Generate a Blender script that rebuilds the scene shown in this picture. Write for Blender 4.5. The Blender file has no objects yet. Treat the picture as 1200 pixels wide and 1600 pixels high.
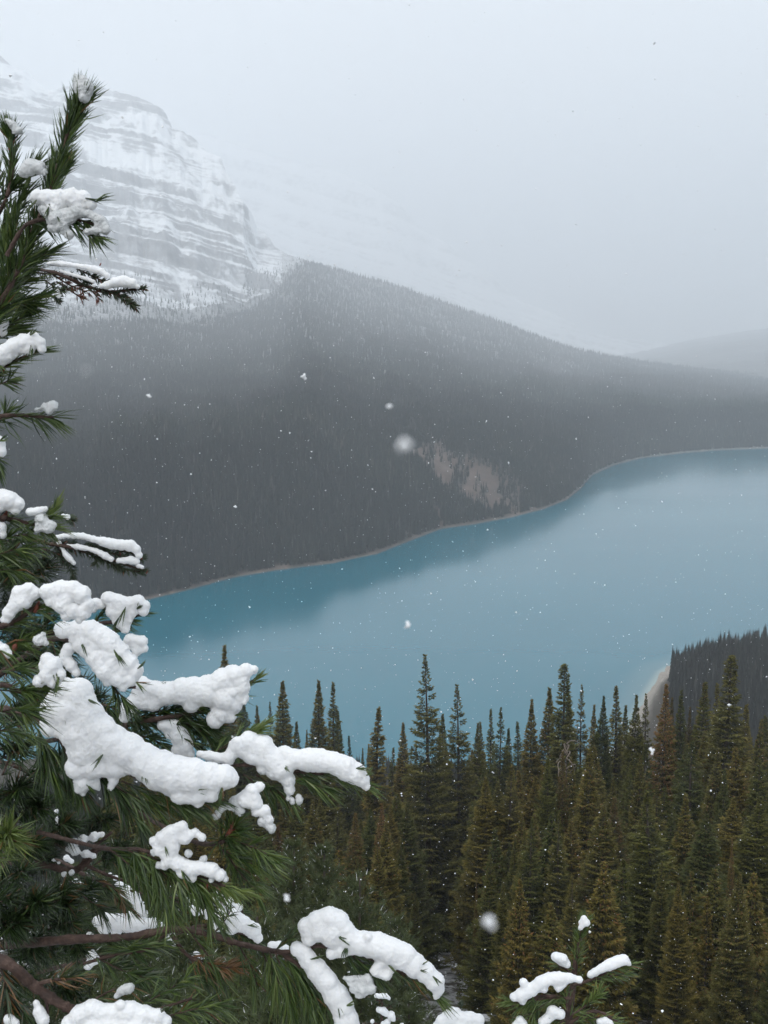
import bpy, math, random
import numpy as np
R = math.radians
scene = bpy.context.scene
COL = scene.collection
random.seed(7)
rng = np.random.default_rng(7)

# ------------------------------------------------------------------ camera
CAMZ = 150.0                      # lake level is z = 0, the lookout is 150 m above it
VFOV, PITCH, F = 50.0, 8.0, 800 / math.tan(R(25.0))
cam = bpy.data.objects.new('camera', bpy.data.cameras.new('camera'))
COL.objects.link(cam)
cam.location = (0, 0, CAMZ)
cam.rotation_euler = (R(90 - PITCH), 0, 0)
cam.data.sensor_fit = 'VERTICAL'
cam.data.sensor_height = 36
cam.data.lens = 18 / math.tan(R(VFOV / 2))
cam.data.clip_start, cam.data.clip_end = 0.05, 60000
cam.data.dof.use_dof = True
cam.data.dof.focus_distance = 3.2
cam.data.dof.aperture_fstop = 22
scene.camera = cam

# ------------------------------------------------------------------ sky, sun, exposure
SUN_EL, SUN_AZ = R(50), R(-148)     # azimuth from +Y towards +X
world = bpy.data.worlds.new('World')
scene.world = world
world.use_nodes = True
nt = world.node_tree
nt.nodes.clear()
sky = nt.nodes.new('ShaderNodeTexSky')
sky.sky_type = 'NISHITA'
sky.sun_disc = False
sky.sun_elevation, sky.sun_rotation = SUN_EL, SUN_AZ
sky.dust_density, sky.air_density = 4.0, 1.0
hsv = nt.nodes.new('ShaderNodeHueSaturation')
hsv.inputs['Saturation'].default_value = 0.35
mixw = nt.nodes.new('ShaderNodeMixRGB')
mixw.inputs['Fac'].default_value = 0.88            # the overcast layer of even cloud
mixw.inputs['Color2'].default_value = (11.2, 11.6, 12.05, 1)
bg = nt.nodes.new('ShaderNodeBackground')
bg.inputs['Strength'].default_value = 0.1
out = nt.nodes.new('ShaderNodeOutputWorld')
nt.links.new(sky.outputs['Color'], hsv.inputs['Color'])
nt.links.new(hsv.outputs['Color'], mixw.inputs['Color1'])
nt.links.new(mixw.outputs['Color'], bg.inputs['Color'])
nt.links.new(bg.outputs['Background'], out.inputs['Surface'])
sl = bpy.data.lights.new('sun', 'SUN')
sl.energy, sl.angle, sl.color = 1.5, R(25), (1.0, 0.97, 0.93)
sun = bpy.data.objects.new('sun', sl)
COL.objects.link(sun)
sun.rotation_euler = (R(90) - SUN_EL, 0, -SUN_AZ + math.pi)
sun.location = (-20, 20, CAMZ + 40)
vs = scene.view_settings
scene.display_settings.display_device = 'sRGB'
vs.view_transform, vs.look = 'Standard', 'None'
vs.exposure, vs.gamma, vs.use_curve_mapping = 0.3, 1.0, False
cy = scene.cycles
cy.max_bounces, cy.diffuse_bounces, cy.glossy_bounces, cy.transmission_bounces = 8, 3, 3, 4
cy.volume_bounces = 3
cy.use_denoising = True

# ------------------------------------------------------------------ helpers
SP, CP = math.sin(R(PITCH)), math.cos(R(PITCH))
def ray(x, y):
    a, b = (np.asarray(x, float) - 600) / F, -(np.asarray(y, float) - 800) / F
    return np.stack([a + 0 * b, CP + b * SP + 0 * a, -SP + b * CP + 0 * a], -1)
def az_el(x, y):
    d = ray(x, y)
    h = np.hypot(d[..., 0], d[..., 1])
    return np.arctan2(d[..., 0], d[..., 1]), d[..., 2] / h      # azimuth, tangent of the elevation
def near(x, y, depth):
    """a place seen at photo pixel (x, y), depth metres in front of the lookout"""
    return ray(x, y) * depth + np.array([0, 0, CAMZ])

def vnoise(x, y, seed=0):
    x = np.asarray(x, float); y = np.asarray(y, float)
    xi, yi = np.floor(x).astype(np.int64), np.floor(y).astype(np.int64)
    xf, yf = x - xi, y - yi
    u, v = xf * xf * (3 - 2 * xf), yf * yf * (3 - 2 * yf)
    def h(i, j):
        n = (i * 374761393 + j * 668265263 + seed * 1442695041) & 0xFFFFFFFF
        n = ((n ^ (n >> 13)) * 1274126177) & 0xFFFFFFFF
        return ((n ^ (n >> 16)) & 0xFFFFFF) / float(0xFFFFFF)
    return (h(xi, yi) * (1 - u) + h(xi + 1, yi) * u) * (1 - v) + (h(xi, yi + 1) * (1 - u) + h(xi + 1, yi + 1) * u) * v
def fbm(x, y, octaves=4, seed=0, gain=0.5):
    s, a, t = 0.0, 1.0, 0.0
    for k in range(octaves):
        s = s + a * (vnoise(x * 2 ** k + 13.7 * k, y * 2 ** k - 7.1 * k, seed + k) - 0.5)
        t += a; a *= gain
    return s / t * 2                                              # about -1..1
def smooth(e0, e1, x):
    t = np.clip((x - e0) / (e1 - e0), 0, 1)
    return t * t * (3 - 2 * t)

def mesh(name, verts, faces, attrs=None, smooth_shade=False):
    """faces: (n, 3) or (n, 4) array; attrs: name -> one float per vertex"""
    verts = np.asarray(verts, np.float32).reshape(-1, 3)
    faces = np.asarray(faces, np.int32)
    k = faces.shape[1]
    m = bpy.data.meshes.new(name)
    m.vertices.add(len(verts)); m.vertices.foreach_set('co', verts.ravel())
    m.loops.add(faces.size); m.loops.foreach_set('vertex_index', faces.ravel())
    m.polygons.add(len(faces))
    m.polygons.foreach_set('loop_start', np.arange(0, faces.size, k, dtype=np.int32))
    m.polygons.foreach_set('use_smooth', np.full(len(faces), smooth_shade))
    m.update(calc_edges=True)
    for a, v in (attrs or {}).items():
        at = m.attributes.new(a, 'FLOAT', 'POINT')
        at.data.foreach_set('value', np.asarray(v, np.float32))
    return m
def obj(name, me, material=None, parent=None, loc=None):
    o = bpy.data.objects.new(name, me)
    COL.objects.link(o)
    if material and me is not None and not me.materials: me.materials.append(material)
    if parent: o.parent = parent
    if loc is not None: o.location = [float(c) for c in loc]
    return o
def thing(name, label, cat, loc=(0, 0, 0), group=None):
    o = obj(name, None, loc=loc)
    return tag(o, label, cat, group)
def tag(o, label, cat, group=None, kind=None):
    o['label'] = label
    if cat: o['category'] = cat
    if group: o['group'] = group
    if kind: o['kind'] = kind
    return o
def grid_faces(nr, nc):
    i = np.arange(nr * nc).reshape(nr, nc)
    return np.stack([i[:-1, :-1], i[:-1, 1:], i[1:, 1:], i[1:, :-1]], -1).reshape(-1, 4)
class Acc:
    def __init__(self): self.v, self.f, self.t, self.n = [], [], [], 0
    def add(self, v, f, t=0.0):
        v = np.asarray(v, float).reshape(-1, 3); f = np.asarray(f, int)
        if f.shape[1] == 4: f = np.concatenate([f[:, [0, 1, 2]], f[:, [0, 2, 3]]])
        self.v.append(v); self.f.append(f + self.n)
        self.t.append(np.broadcast_to(np.asarray(t, float), (len(v),)))
        self.n += len(v)
    def mesh(self, name, smooth_shade=False):
        return mesh(name, np.concatenate(self.v), np.concatenate(self.f), {'tint': np.concatenate(self.t)}, smooth_shade)
def unit(v): return v / np.maximum(np.linalg.norm(v, axis=-1, keepdims=True), 1e-9)
def tube(acc, pts, rad, sides=6, tint=0.0):
    pts = np.asarray(pts, float); n = len(pts)
    rad = np.broadcast_to(np.asarray(rad, float), (n,))
    T = unit(np.gradient(pts, axis=0))
    up = np.array([0.31, 0.17, 0.93]) if abs(T[0, 2]) < 0.9 else np.array([0.93, 0.31, 0.17])
    N = unit(np.cross(T, up)); B = np.cross(T, N)
    a = np.arange(sides) / sides * 2 * math.pi
    v = pts[:, None] + rad[:, None, None] * (np.cos(a)[None, :, None] * N[:, None] + np.sin(a)[None, :, None] * B[:, None])
    f = []
    for i in range(n - 1):
        for j in range(sides):
            f.append((i * sides + j, i * sides + (j + 1) % sides, (i + 1) * sides + (j + 1) % sides, (i + 1) * sides + j))
    v = v.reshape(-1, 3)
    acc.add(np.concatenate([v, pts[-1:]]), f, tint)
    k = acc.n - 1
    acc.f.append(np.array([(k - 1 - sides + 1 + j, k - sides + (j + 1) % sides, k) for j in range(sides)]))
def spline(pts, n):
    """smooth curve through pts"""
    pts = np.asarray(pts, float)
    if len(pts) == 2: pts = np.array([pts[0], pts.mean(0), pts[1]])
    p = np.concatenate([2 * pts[:1] - pts[1:2], pts, 2 * pts[-1:] - pts[-2:-1]])
    u = np.linspace(0, len(pts) - 1 - 1e-6, n); i = u.astype(int); t = (u - i)[:, None]
    a, b, c, d = p[i], p[i + 1], p[i + 2], p[i + 3]
    return 0.5 * (2 * b + (c - a) * t + (2 * a - 5 * b + 4 * c - d) * t ** 2 + (3 * b - a - 3 * c + d) * t ** 3)

# ------------------------------------------------------------------ materials
class Mat:
    def __init__(self, name, rough=0.8):
        self.m = bpy.data.materials.new(name); self.m.use_nodes = True
        self.t = self.m.node_tree; self.b = self.t.nodes['Principled BSDF']
        self.b.inputs['Roughness'].default_value = rough
    def n(self, kind, **kw):
        nd = self.t.nodes.new(kind)
        for k, v in kw.items():
            if k in nd.inputs: nd.inputs[k].default_value = v
            else: setattr(nd, k, v)
        return nd
    def l(self, a, b): self.t.links.new(a, b)
    def ramp(self, src, stops):
        r = self.n('ShaderNodeValToRGB'); e = r.color_ramp.elements
        while len(e) < len(stops): e.new(0.5)
        for s, (p, c) in zip(e, stops): s.position = p; s.color = (*c, 1)
        self.l(src, r.inputs['Fac']); return r.outputs['Color']
    def attr(self, name): return self.n('ShaderNodeAttribute', attribute_name=name).outputs['Fac']
    def noise(self, scale, detail=4, rough=0.55, vec=None, stretch=None, dist=0.0):
        tc = self.n('ShaderNodeTexCoord')
        v = tc.outputs['Object'] if vec is None else vec
        if stretch:
            mp = self.n('ShaderNodeMapping'); mp.inputs['Scale'].default_value = stretch
            self.l(v, mp.inputs['Vector']); v = mp.outputs['Vector']
        nz = self.n('ShaderNodeTexNoise', Scale=scale, Detail=detail, Roughness=rough, Distortion=dist)
        self.l(v, nz.inputs['Vector']); return nz.outputs['Fac']
    def math(self, op, a, b=None):
        nd = self.n('ShaderNodeMath', operation=op)
        for i, s in enumerate((a, b)):
            if s is None: continue
            if isinstance(s, (int, float)): nd.inputs[i].default_value = s
            else: self.l(s, nd.inputs[i])
        return nd.outputs[0]
    def mix(self, fac, a, b, blend='MIX'):
        nd = self.n('ShaderNodeMixRGB', blend_type=blend)
        for i, s in zip(('Fac', 'Color1', 'Color2'), (fac, a, b)):
            if isinstance(s, (int, float)): nd.inputs[i].default_value = s
            elif isinstance(s, tuple): nd.inputs[i].default_value = (*s, 1)
            else: self.l(s, nd.inputs[i])
        return nd.outputs['Color']
    def base(self, c):
        if isinstance(c, tuple): self.b.inputs['Base Color'].default_value = (*c, 1)
        else: self.l(c, self.b.inputs['Base Color'])
    def bump(self, h, strength, dist):
        bp = self.n('ShaderNodeBump', Strength=strength, Distance=dist)
        self.l(h, bp.inputs['Height']); self.l(bp.outputs['Normal'], self.b.inputs['Normal'])
    def nz(self):
        g = self.n('ShaderNodeNewGeometry'); s = self.n('ShaderNodeSeparateXYZ')
        self.l(g.outputs['Normal'], s.inputs[0]); return s.outputs['Z']

# mountain: dark limestone, snow where the ledges hold it
M = Mat('mountain_rock', 0.9)
rk = M.attr('rock')
fine = M.noise(0.02, 6, 0.65)
streak = M.noise(0.012, 5, 0.6, stretch=(1, 1, 3.5))
mid = M.noise(0.0045, 6, 0.7)
v = M.math('ADD', rk, M.math('MULTIPLY', M.math('SUBTRACT', fine, 0.5), 1.3))
v = M.math('ADD', v, M.math('MULTIPLY', M.math('SUBTRACT', mid, 0.5), 0.9))
v = M.math('ADD', v, M.math('MULTIPLY', M.math('SUBTRACT', streak, 0.5), 0.5))
M.base(M.mix(M.ramp(v, [(0.30, (0, 0, 0)), (0.64, (1, 1, 1))]), (0.80, 0.82, 0.84), M.ramp(fine, [(0.3, (0.15, 0.15, 0.155)), (0.7, (0.36, 0.365, 0.37))])))
mat_mountain = M.m
# forest floor of the far hillside: brown duff, bare scree, gravel shore
M = Mat('hillside_ground', 0.95)
nzz = M.noise(0.03, 6, 0.65); nf = M.noise(0.15, 4, 0.7)
duff = M.ramp(nf, [(0.3, (0.022, 0.022, 0.018)), (0.75, (0.075, 0.07, 0.062))])
scree = M.ramp(nzz, [(0.25, (0.040, 0.027, 0.021)), (0.5, (0.092, 0.063, 0.050)), (0.75, (0.165, 0.128, 0.110))])
c = M.mix(M.attr('scree'), duff, scree)
c = M.mix(M.attr('beach'), c, M.ramp(nzz, [(0.35, (0.07, 0.055, 0.048)), (0.6, (0.13, 0.105, 0.09)), (0.72, (0.30, 0.22, 0.16))]))
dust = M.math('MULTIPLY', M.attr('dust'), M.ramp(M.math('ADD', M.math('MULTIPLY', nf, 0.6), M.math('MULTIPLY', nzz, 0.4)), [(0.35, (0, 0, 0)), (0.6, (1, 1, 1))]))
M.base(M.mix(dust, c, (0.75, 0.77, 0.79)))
mat_hill = M.m
# near slope: patchy snow on brown forest floor
M = Mat('slope_ground', 0.9)
n1 = M.noise(0.55, 6, 0.7); n2 = M.noise(3.0, 3, 0.6)
mask = M.ramp(M.math('ADD', M.math('MULTIPLY', n1, 0.75), M.math('MULTIPLY', n2, 0.25)), [(0.47, (0, 0, 0)), (0.52, (1, 1, 1))])
mask = M.math('MULTIPLY', mask, M.attr('snowy'))
c = M.mix(mask, M.ramp(n2, [(0.3, (0.018, 0.016, 0.011)), (0.7, (0.06, 0.05, 0.035))]), (0.80, 0.82, 0.84))
M.base(M.mix(M.attr('beach'), c, M.ramp(n1, [(0.3, (0.22, 0.19, 0.16)), (0.7, (0.42, 0.38, 0.33))])))
mat_slope = M.m
# glacial lake
M = Mat('lake_water', 0.13)
M.b.inputs['IOR'].default_value = 1.42
tc = M.n('ShaderNodeTexCoord')
sh = M.attr('shallow')
M.base(M.mix(sh, M.ramp(M.noise(0.004, 3, 0.5), [(0.3, (0.001, 0.120, 0.172)), (0.7, (0.002, 0.134, 0.186))]), (0.30, 0.36, 0.33)))
r1 = M.noise(0.12, 4, 0.55, stretch=(1.0, 1.8, 1)); r2 = M.noise(0.011, 3, 0.5, stretch=(0.6, 1.6, 1))
M.bump(M.math('ADD', M.math('MULTIPLY', r1, 0.5), M.math('MULTIPLY', r2, 1.0)), 0.035, 1.0)
M.l(M.ramp(M.noise(0.0045, 4, 0.6, stretch=(0.5, 1.6, 1), dist=0.6), [(0.3, (0.09, 0.09, 0.09)), (0.75, (0.17, 0.17, 0.17))]), M.b.inputs['Roughness'])
mat_lake = M.m
# far conifers, dusted with snow
M = Mat('hillside_conifer', 0.85)
oi = M.n('ShaderNodeObjectInfo')
g = M.ramp(oi.outputs['Random'], [(0.0, (0.008, 0.013, 0.012)), (0.6, (0.015, 0.022, 0.019)), (0.9, (0.026, 0.030, 0.024)), (1.0, (0.07, 0.068, 0.064))])
dn = M.noise(0.9, 3, 0.6)
d = M.ramp(M.math('ADD', M.math('MULTIPLY', M.nz(), 0.35), M.math('MULTIPLY', dn, 0.75)), [(0.55, (0, 0, 0)), (0.78, (1, 1, 1))])
stand = M.noise(0.006, 4, 0.6, vec=oi.outputs['Location'])
g = M.mix(1.0, g, M.ramp(stand, [(0.32, (0.55, 0.6, 0.65)), (0.55, (1, 1, 0.95)), (0.72, (1.9, 1.7, 1.45))]), 'MULTIPLY')
sp = M.n('ShaderNodeSeparateXYZ'); M.l(oi.outputs['Location'], sp.inputs[0])
alt = M.n('ShaderNodeMapRange'); M.l(sp.outputs['Z'], alt.inputs['Value'])      # more snow on trees higher up; the extra white also paints in mist
for k_, v_ in (('From Min', 150), ('From Max', 480), ('To Min', 0.22), ('To Max', 0.85)): alt.inputs[k_].default_value = v_
M.base(M.mix(M.math('MULTIPLY', d, alt.outputs['Result']), g, (0.60, 0.64, 0.69)))
mat_fartree = M.m
# spruce foliage on the near slope
M = Mat('spruce_foliage', 0.7)
oi = M.n('ShaderNodeObjectInfo')
ti = M.attr('tint')
g = M.ramp(ti, [(0.0, (0.007, 0.008, 0.004)), (0.35, (0.020, 0.022, 0.006)), (0.70, (0.092, 0.087, 0.018)), (0.84, (0.16, 0.142, 0.036)), (0.90, (0.15, 0.078, 0.032)), (1.0, (0.21, 0.11, 0.05))])  # dark end holds painted bough shade, bright end painted highlights
tr = M.ramp(oi.outputs['Random'], [(0.0, (0.55, 0.72, 0.75)), (0.3, (0.8, 0.9, 0.7)), (0.55, (1.0, 1.0, 0.95)), (0.8, (1.15, 1.07, 0.85)), (1.0, (1.2, 1.02, 0.85))])
M.base(M.mix(1.0, g, tr, 'MULTIPLY'))
M.b.inputs['Specular IOR Level'].default_value = 0.25
mat_spruce = M.m
M = Mat('bushy_pine_foliage', 0.6)
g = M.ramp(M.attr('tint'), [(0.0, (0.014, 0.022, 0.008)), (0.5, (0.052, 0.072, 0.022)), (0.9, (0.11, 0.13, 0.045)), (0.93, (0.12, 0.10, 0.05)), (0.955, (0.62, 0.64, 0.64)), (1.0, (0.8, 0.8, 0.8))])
M.base(g); mat_bushy = M.m
M = Mat('trunk_bark', 0.9)
n = M.noise(9, 4, 0.6, stretch=(1, 1, 0.25))
M.base(M.ramp(n, [(0.3, (0.02, 0.015, 0.011)), (0.7, (0.085, 0.068, 0.055))]))
mat_bark = M.m
M = Mat('dead_wood', 0.9)
M.base(M.ramp(M.noise(6, 4, 0.6), [(0.3, (0.11, 0.085, 0.065)), (0.7, (0.25, 0.205, 0.165))])); mat_dead = M.m
# close pine and fir
M = Mat('pine_needles', 0.38)
g = M.ramp(M.attr('tint'), [(0.0, (0.009, 0.019, 0.006)), (0.4, (0.032, 0.062, 0.015)), (0.75, (0.090, 0.132, 0.028)), (0.93, (0.15, 0.19, 0.05)), (0.96, (0.15, 0.085, 0.035)), (1.0, (0.17, 0.08, 0.03))])  # low end darkened to carry the painted shade of inner needles
M.base(g); M.b.inputs['Specular IOR Level'].default_value = 0.45
mat_needle = M.m
M = Mat('fir_needles', 0.5)
M.base(M.ramp(M.attr('tint'), [(0.0, (0.012, 0.024, 0.012)), (0.6, (0.04, 0.06, 0.03)), (0.88, (0.075, 0.095, 0.055)), (0.92, (0.16, 0.045, 0.025)), (1.0, (0.24, 0.07, 0.04))])); mat_fir = M.m
M = Mat('pine_bark', 0.75)
n = M.noise(70, 5, 0.65); n_ = M.noise(400, 3, 0.6)
M.base(M.ramp(n, [(0.25, (0.016, 0.010, 0.008)), (0.5, (0.055, 0.030, 0.022)), (0.75, (0.13, 0.085, 0.065))]))
M.bump(M.math('ADD', n, M.math('MULTIPLY', n_, 0.4)), 0.8, 0.004); mat_twig = M.m
M = Mat('bud', 0.6); M.base(M.ramp(M.noise(300, 3), [(0.3, (0.09, 0.022, 0.012)), (0.7, (0.22, 0.06, 0.03))])); mat_bud = M.m
M = Mat('snow', 0.55)
nz1 = M.noise(800, 5, 0.8); nz2 = M.noise(240, 4, 0.7)
M.base(M.ramp(nz2, [(0.3, (0.87, 0.885, 0.90)), (0.7, (0.92, 0.925, 0.93))]))
M.b.inputs['Subsurface Weight'].default_value = 0.5
M.b.inputs['Subsurface Radius'].default_value = (1, 1.05, 1.15)
M.b.inputs['Subsurface Scale'].default_value = 0.006
M.bump(M.math('ADD', nz1, M.math('MULTIPLY', nz2, 0.6)), 0.55, 0.0024); mat_snow = M.m
M = Mat('wet_snow', 0.25)
nz1 = M.noise(350, 4, 0.7); nz2 = M.noise(120, 4, 0.6)
M.base(M.ramp(nz2, [(0.35, (0.74, 0.77, 0.77)), (0.65, (0.88, 0.89, 0.90))]))
M.b.inputs['Transmission Weight'].default_value = 0.12
M.b.inputs['IOR'].default_value = 1.2
M.bump(M.math('ADD', nz1, nz2), 0.8, 0.003); mat_wet = M.m
M = Mat('snowflake', 0.6); M.base((0.92, 0.93, 0.95)); mat_flake = M.m
hz = bpy.data.materials.new('haze_air'); hz.use_nodes = True
hz.node_tree.nodes.clear()
pv = hz.node_tree.nodes.new('ShaderNodeVolumePrincipled')
pv.inputs['Color'].default_value = (0.915, 0.955, 1.0, 1)
pv.inputs['Density'].default_value = 0.00021
pv.inputs['Anisotropy'].default_value = 0.0
mo = hz.node_tree.nodes.new('ShaderNodeOutputMaterial')
hz.node_tree.links.new(pv.outputs['Volume'], mo.inputs['Volume'])

# ------------------------------------------------------------------ far shore, hillside and mountain
shore_px = np.array([(-700, 1010), (-150, 985), (0, 962), (100, 951), (235, 936), (300, 920), (360, 903), (430, 891), (520, 880), (590, 865), (640, 845), (690, 826), (740, 819), (800, 808), (850, 795), (885, 781), (908, 762), (925, 742), (960, 726), (1000, 716), (1060, 708), (1120, 703), (1200, 700), (1400, 694), (1900, 690)], float)
dv = ray(shore_px[:, 0], shore_px[:, 1])
s_az = np.arctan2(dv[:, 0], dv[:, 1]); s_d = CAMZ / -dv[:, 2] * np.hypot(dv[:, 0], dv[:, 1])
knee_px = np.array([(-700, 520), (0, 505), (100, 503), (200, 503), (300, 505), (380, 492), (440, 455), (480, 420), (520, 425), (600, 450)], float)
k_az, k_el = az_el(knee_px[:, 0], knee_px[:, 1])
top_px = np.array([(-700, 60, 7123), (-150, 50, 7049), (0, 84, 6901), (40, 112, 6678), (75, 134, 6604), (110, 128, 6530), (165, 134, 6381), (215, 142, 6233), (245, 155, 6159), (262, 180, 6084), (268, 196, 6010), (300, 212, 5862), (345, 242, 5639), (352, 264, 5528), (366, 288, 5342), (380, 308, 5194), (400, 346, 5600), (428, 380, 5300), (450, 396, 5200), (470, 404, 5300), (520, 420, 5500), (600, 441, 5612), (700, 475, 5734), (800, 511, 5612), (880, 541, 5612), (930, 553, 5612), (1000, 566, 5734), (1100, 579, 5734), (1200, 589, 5734), (1400, 596, 5856), (1900, 600, 5978)], float)
t_az, t_el = az_el(top_px[:, 0], top_px[:, 1]); t_d = top_px[:, 2]
sm_i = [0, 1, 2, 6, 8, 12, 16, 18, 20, 21, 22, 23, 24, 25, 26, 27, 28, 29, 30]
KD_AZ = az_el(np.array([250, 350, 420, 460, 500]), 440)[0]
def kdv(az): return np.interp(az, KD_AZ, [3300, 3750, 4250, 4500, 4700])
trng = np.random.default_rng(3)
ci, co = [0.0], [0.0]
while ci[-1] < 4600:
    h = trng.choice([9, 15, 24, 45, 95], p=[.26, .22, .2, .18, .14]) * trng.uniform(.8, 1.25)
    fl = trng.uniform(.45, .68); lo = trng.uniform(.12, .3)
    ci += [ci[-1] + h * fl, ci[-1] + h]; co += [co[-1] + h * lo, co[-1] + h]
ci, co = np.array(ci), np.array(co)
PROF_F = np.linspace(0, 1, 200); PROF_D = np.interp(PROF_F, [0, .15, .3, .42, .5, .56, .62, .7, .8, .9, 1], [0, .016, .032, .052, .082, .118, .18, .30, .50, .75, 1])
def hill(az, d):
    """height, rock, forest share of the far side of the lake"""
    ds = np.interp(az, s_az, s_d); dt = np.interp(az, t_az, t_d)
    zt = CAMZ + dt * np.interp(az, t_az, t_el)
    x_, y_ = d * np.sin(az), d * np.cos(az)
    wk = smooth(math.atan(-0.02), math.atan(-0.10), az)                 # 1 where the mountain stands behind
    et = np.interp(az, t_az, t_el)
    fd = wk * kdv(az) + (1 - wk) * dt                                        # far end and rise of the wooded flank
    fe = wk * np.interp(az, k_az, k_el) + (1 - wk) * et
    kd = np.minimum(fd, dt - 30)
    es = -CAMZ / ds
    f = np.interp(np.clip((d - ds) / (kd - ds), 0, 1), PROF_D, PROF_F)
    zf = CAMZ + np.minimum(d, kd) * (es + (fe - es) * f)
    w = np.clip((d - kd) / (dt - kd), 0, 1)
    zk = CAMZ + kd * fe
    zts = CAMZ + dt * np.interp(az, t_az[sm_i], t_el[sm_i])
    zt_ = zts + (zt - zts) * smooth(.72, .98, w)
    zb = zk + (zt_ - zk) * (w * (1 - .12 * (1 - w)))
    z = np.where(d < kd, zf, zb)
    env = smooth(0, 150, d - ds) * (1 - 0.85 * smooth(.8, 1.0, (d - ds) / (dt - ds)))
    gul = fbm(az * 22, d / 900, 4, 11) * 16 + fbm(x_ / 80, y_ / 80, 3, 5) * 6
    z = z + env * gul * np.where(d < kd, 1.0, 1.0 - 0.0 * w)
    mt = wk * smooth(0.0, 0.12, w) * smooth(math.atan(-0.05), math.atan(-0.13), az)
    z = z + mt * (1 - .8 * smooth(.9, 1, w)) * (fbm(az * 95, d / 1100, 4, 23) * 30 + fbm(x_ / 300, y_ / 300, 6, 21) * 75)
    warp = fbm(x_ / 630, y_ / 630, 4, 33) * 30 + 0.20 * x_ + 700
    zin = np.clip(z + warp, 1, 4300)
    zt2 = np.interp(zin, ci, co)
    slope = np.interp(zin + 3, ci, co) - np.interp(zin - 3, ci, co)
    z = np.where(d <= dt, z + mt * 0.8 * (zt2 - zin), z)
    bk = fbm(x_ / 300, y_ / 300, 5, 35)
    rock = smooth(4.0, 9.5, slope) * smooth(-0.5, 0.45, bk) * 0.5 + 0.32 + 0.30 * bk + 0.26 * fbm(az * 150 + z / 210, z / 75, 5, 37) * smooth(.1, .5, w) + .14 * fbm(az * 300, z / 10, 3, 39)
    rock = rock + 0.25 * smooth(.38, .1, w) * fbm(az * 130 + z / 260, z / 300, 4, 43) + .10 * smooth(.35, .1, w)
    zbk = zt - (d - dt) * 0.45
    z = np.where(d > dt, zbk, z)
    z = np.where(d < ds, (d - ds) * 0.2, z)
    fade = fbm(x_ / 180, y_ / 180, 4, 41)
    hh = d - kd + fade * 190 - 40
    forest = np.where(wk > 0.02, 1 - wk * smooth(-220, 700, hh), 1.0)
    return z, rock * mt, forest, mt, ds, dt
AZ = np.concatenate([np.linspace(R(-32), R(-21), 60)[:-1], np.linspace(R(-21), R(-2), 560)[:-1], np.linspace(R(-2), R(32), 420)])
tt = np.concatenate([[-0.06, -0.02], np.interp(np.linspace(0, 1, 150), PROF_F, PROF_D)[:-1], 1 + np.linspace(0, 1.0, 420), [2.04, 2.1, 2.25, 2.6]])   # 0-1: wooded flank, 1-2: what stands behind it
A, T_ = np.meshgrid(AZ, tt)
DS, DT = np.interp(A, s_az, s_d), np.interp(A, t_az, t_d)
WK = smooth(math.atan(-0.02), math.atan(-0.10), A)
KK = np.minimum(WK * kdv(A) + (1 - WK) * DT, DT - 30)
D = np.where(T_ < 1, DS + (KK - DS) * T_, np.where(T_ <= 2, KK + (DT - KK) * (T_ - 1), DT + (DT - DS) * (T_ - 2)))
Z, ROCK, FOR, MT, _, _ = hill(A, D)
X, Y = D * np.sin(A), D * np.cos(A)
# bare scree scar above the shore, as seen from the lookout
def scree_mask(x, y, z):
    a = x / y; b = (z - CAMZ) / y
    k = CP + 0  # back to photo pixels, only to lay the scar out
    vy = (b * CP + SP) / (CP - b * SP)
    px = 600 + F * a / (CP - b * SP) ; py = 800 - F * vy
    n = fbm(px / 38, py / 30, 4, 51); n2 = fbm(px / 9, py / 16, 3, 57)
    c1 = np.abs((py - 748) - (px - 735) * 0.44 + n * 16)
    m = smooth(56, 14, c1) * smooth(645, 690, px + n * 20) * smooth(862, 770, px + n * 30)
    m2 = smooth(20, 6, np.abs(py - 716 - (px - 690) * .12 + n * 10)) * smooth(620, 660, px) * smooth(760, 720, px)
    m3 = smooth(7, 2, np.abs(px - 682 - (py - 800) * .35)) * smooth(785, 800, py) * smooth(832, 820, py)
    return np.clip(np.maximum(np.maximum(m, m2 * .8), m3) * (0.78 + 0.9 * n2 + .25 * n), 0, 1)
SCREE = scree_mask(X, np.maximum(Y, 1), Z)
bw = 0.95 + 1.7 * fbm(A * 110, A * 0, 4, 61)
BEACH = smooth(bw + .55, bw, Z)
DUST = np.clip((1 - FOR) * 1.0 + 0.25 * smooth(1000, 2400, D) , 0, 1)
nr, nc = A.shape
V = np.stack([X, Y, Z], -1).reshape(-1, 3)
Fc = grid_faces(nr, nc)[:, ::-1]
mtf = MT.reshape(-1)[Fc].mean(1) > 0.5
def submesh(name, sel, attrs, material):
    f = Fc[sel]; idx, inv = np.unique(f, return_inverse=True)
    o = obj(name, mesh(name, V[idx], inv.reshape(f.shape), {k: a.reshape(-1)[idx] for k, a in attrs.items()}, True), material)
    return o
tag(submesh('mountain', mtf, {'rock': ROCK + 0.30 * (1 - MT)}, mat_mountain), 'snow covered grey mountain with banded cliffs fading into mist', None, kind='structure')
tag(submesh('hillside', ~mtf, {'scree': SCREE, 'beach': BEACH, 'dust': DUST}, mat_hill), 'wooded hillside rising from the far lake shore', None, kind='structure')

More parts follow.
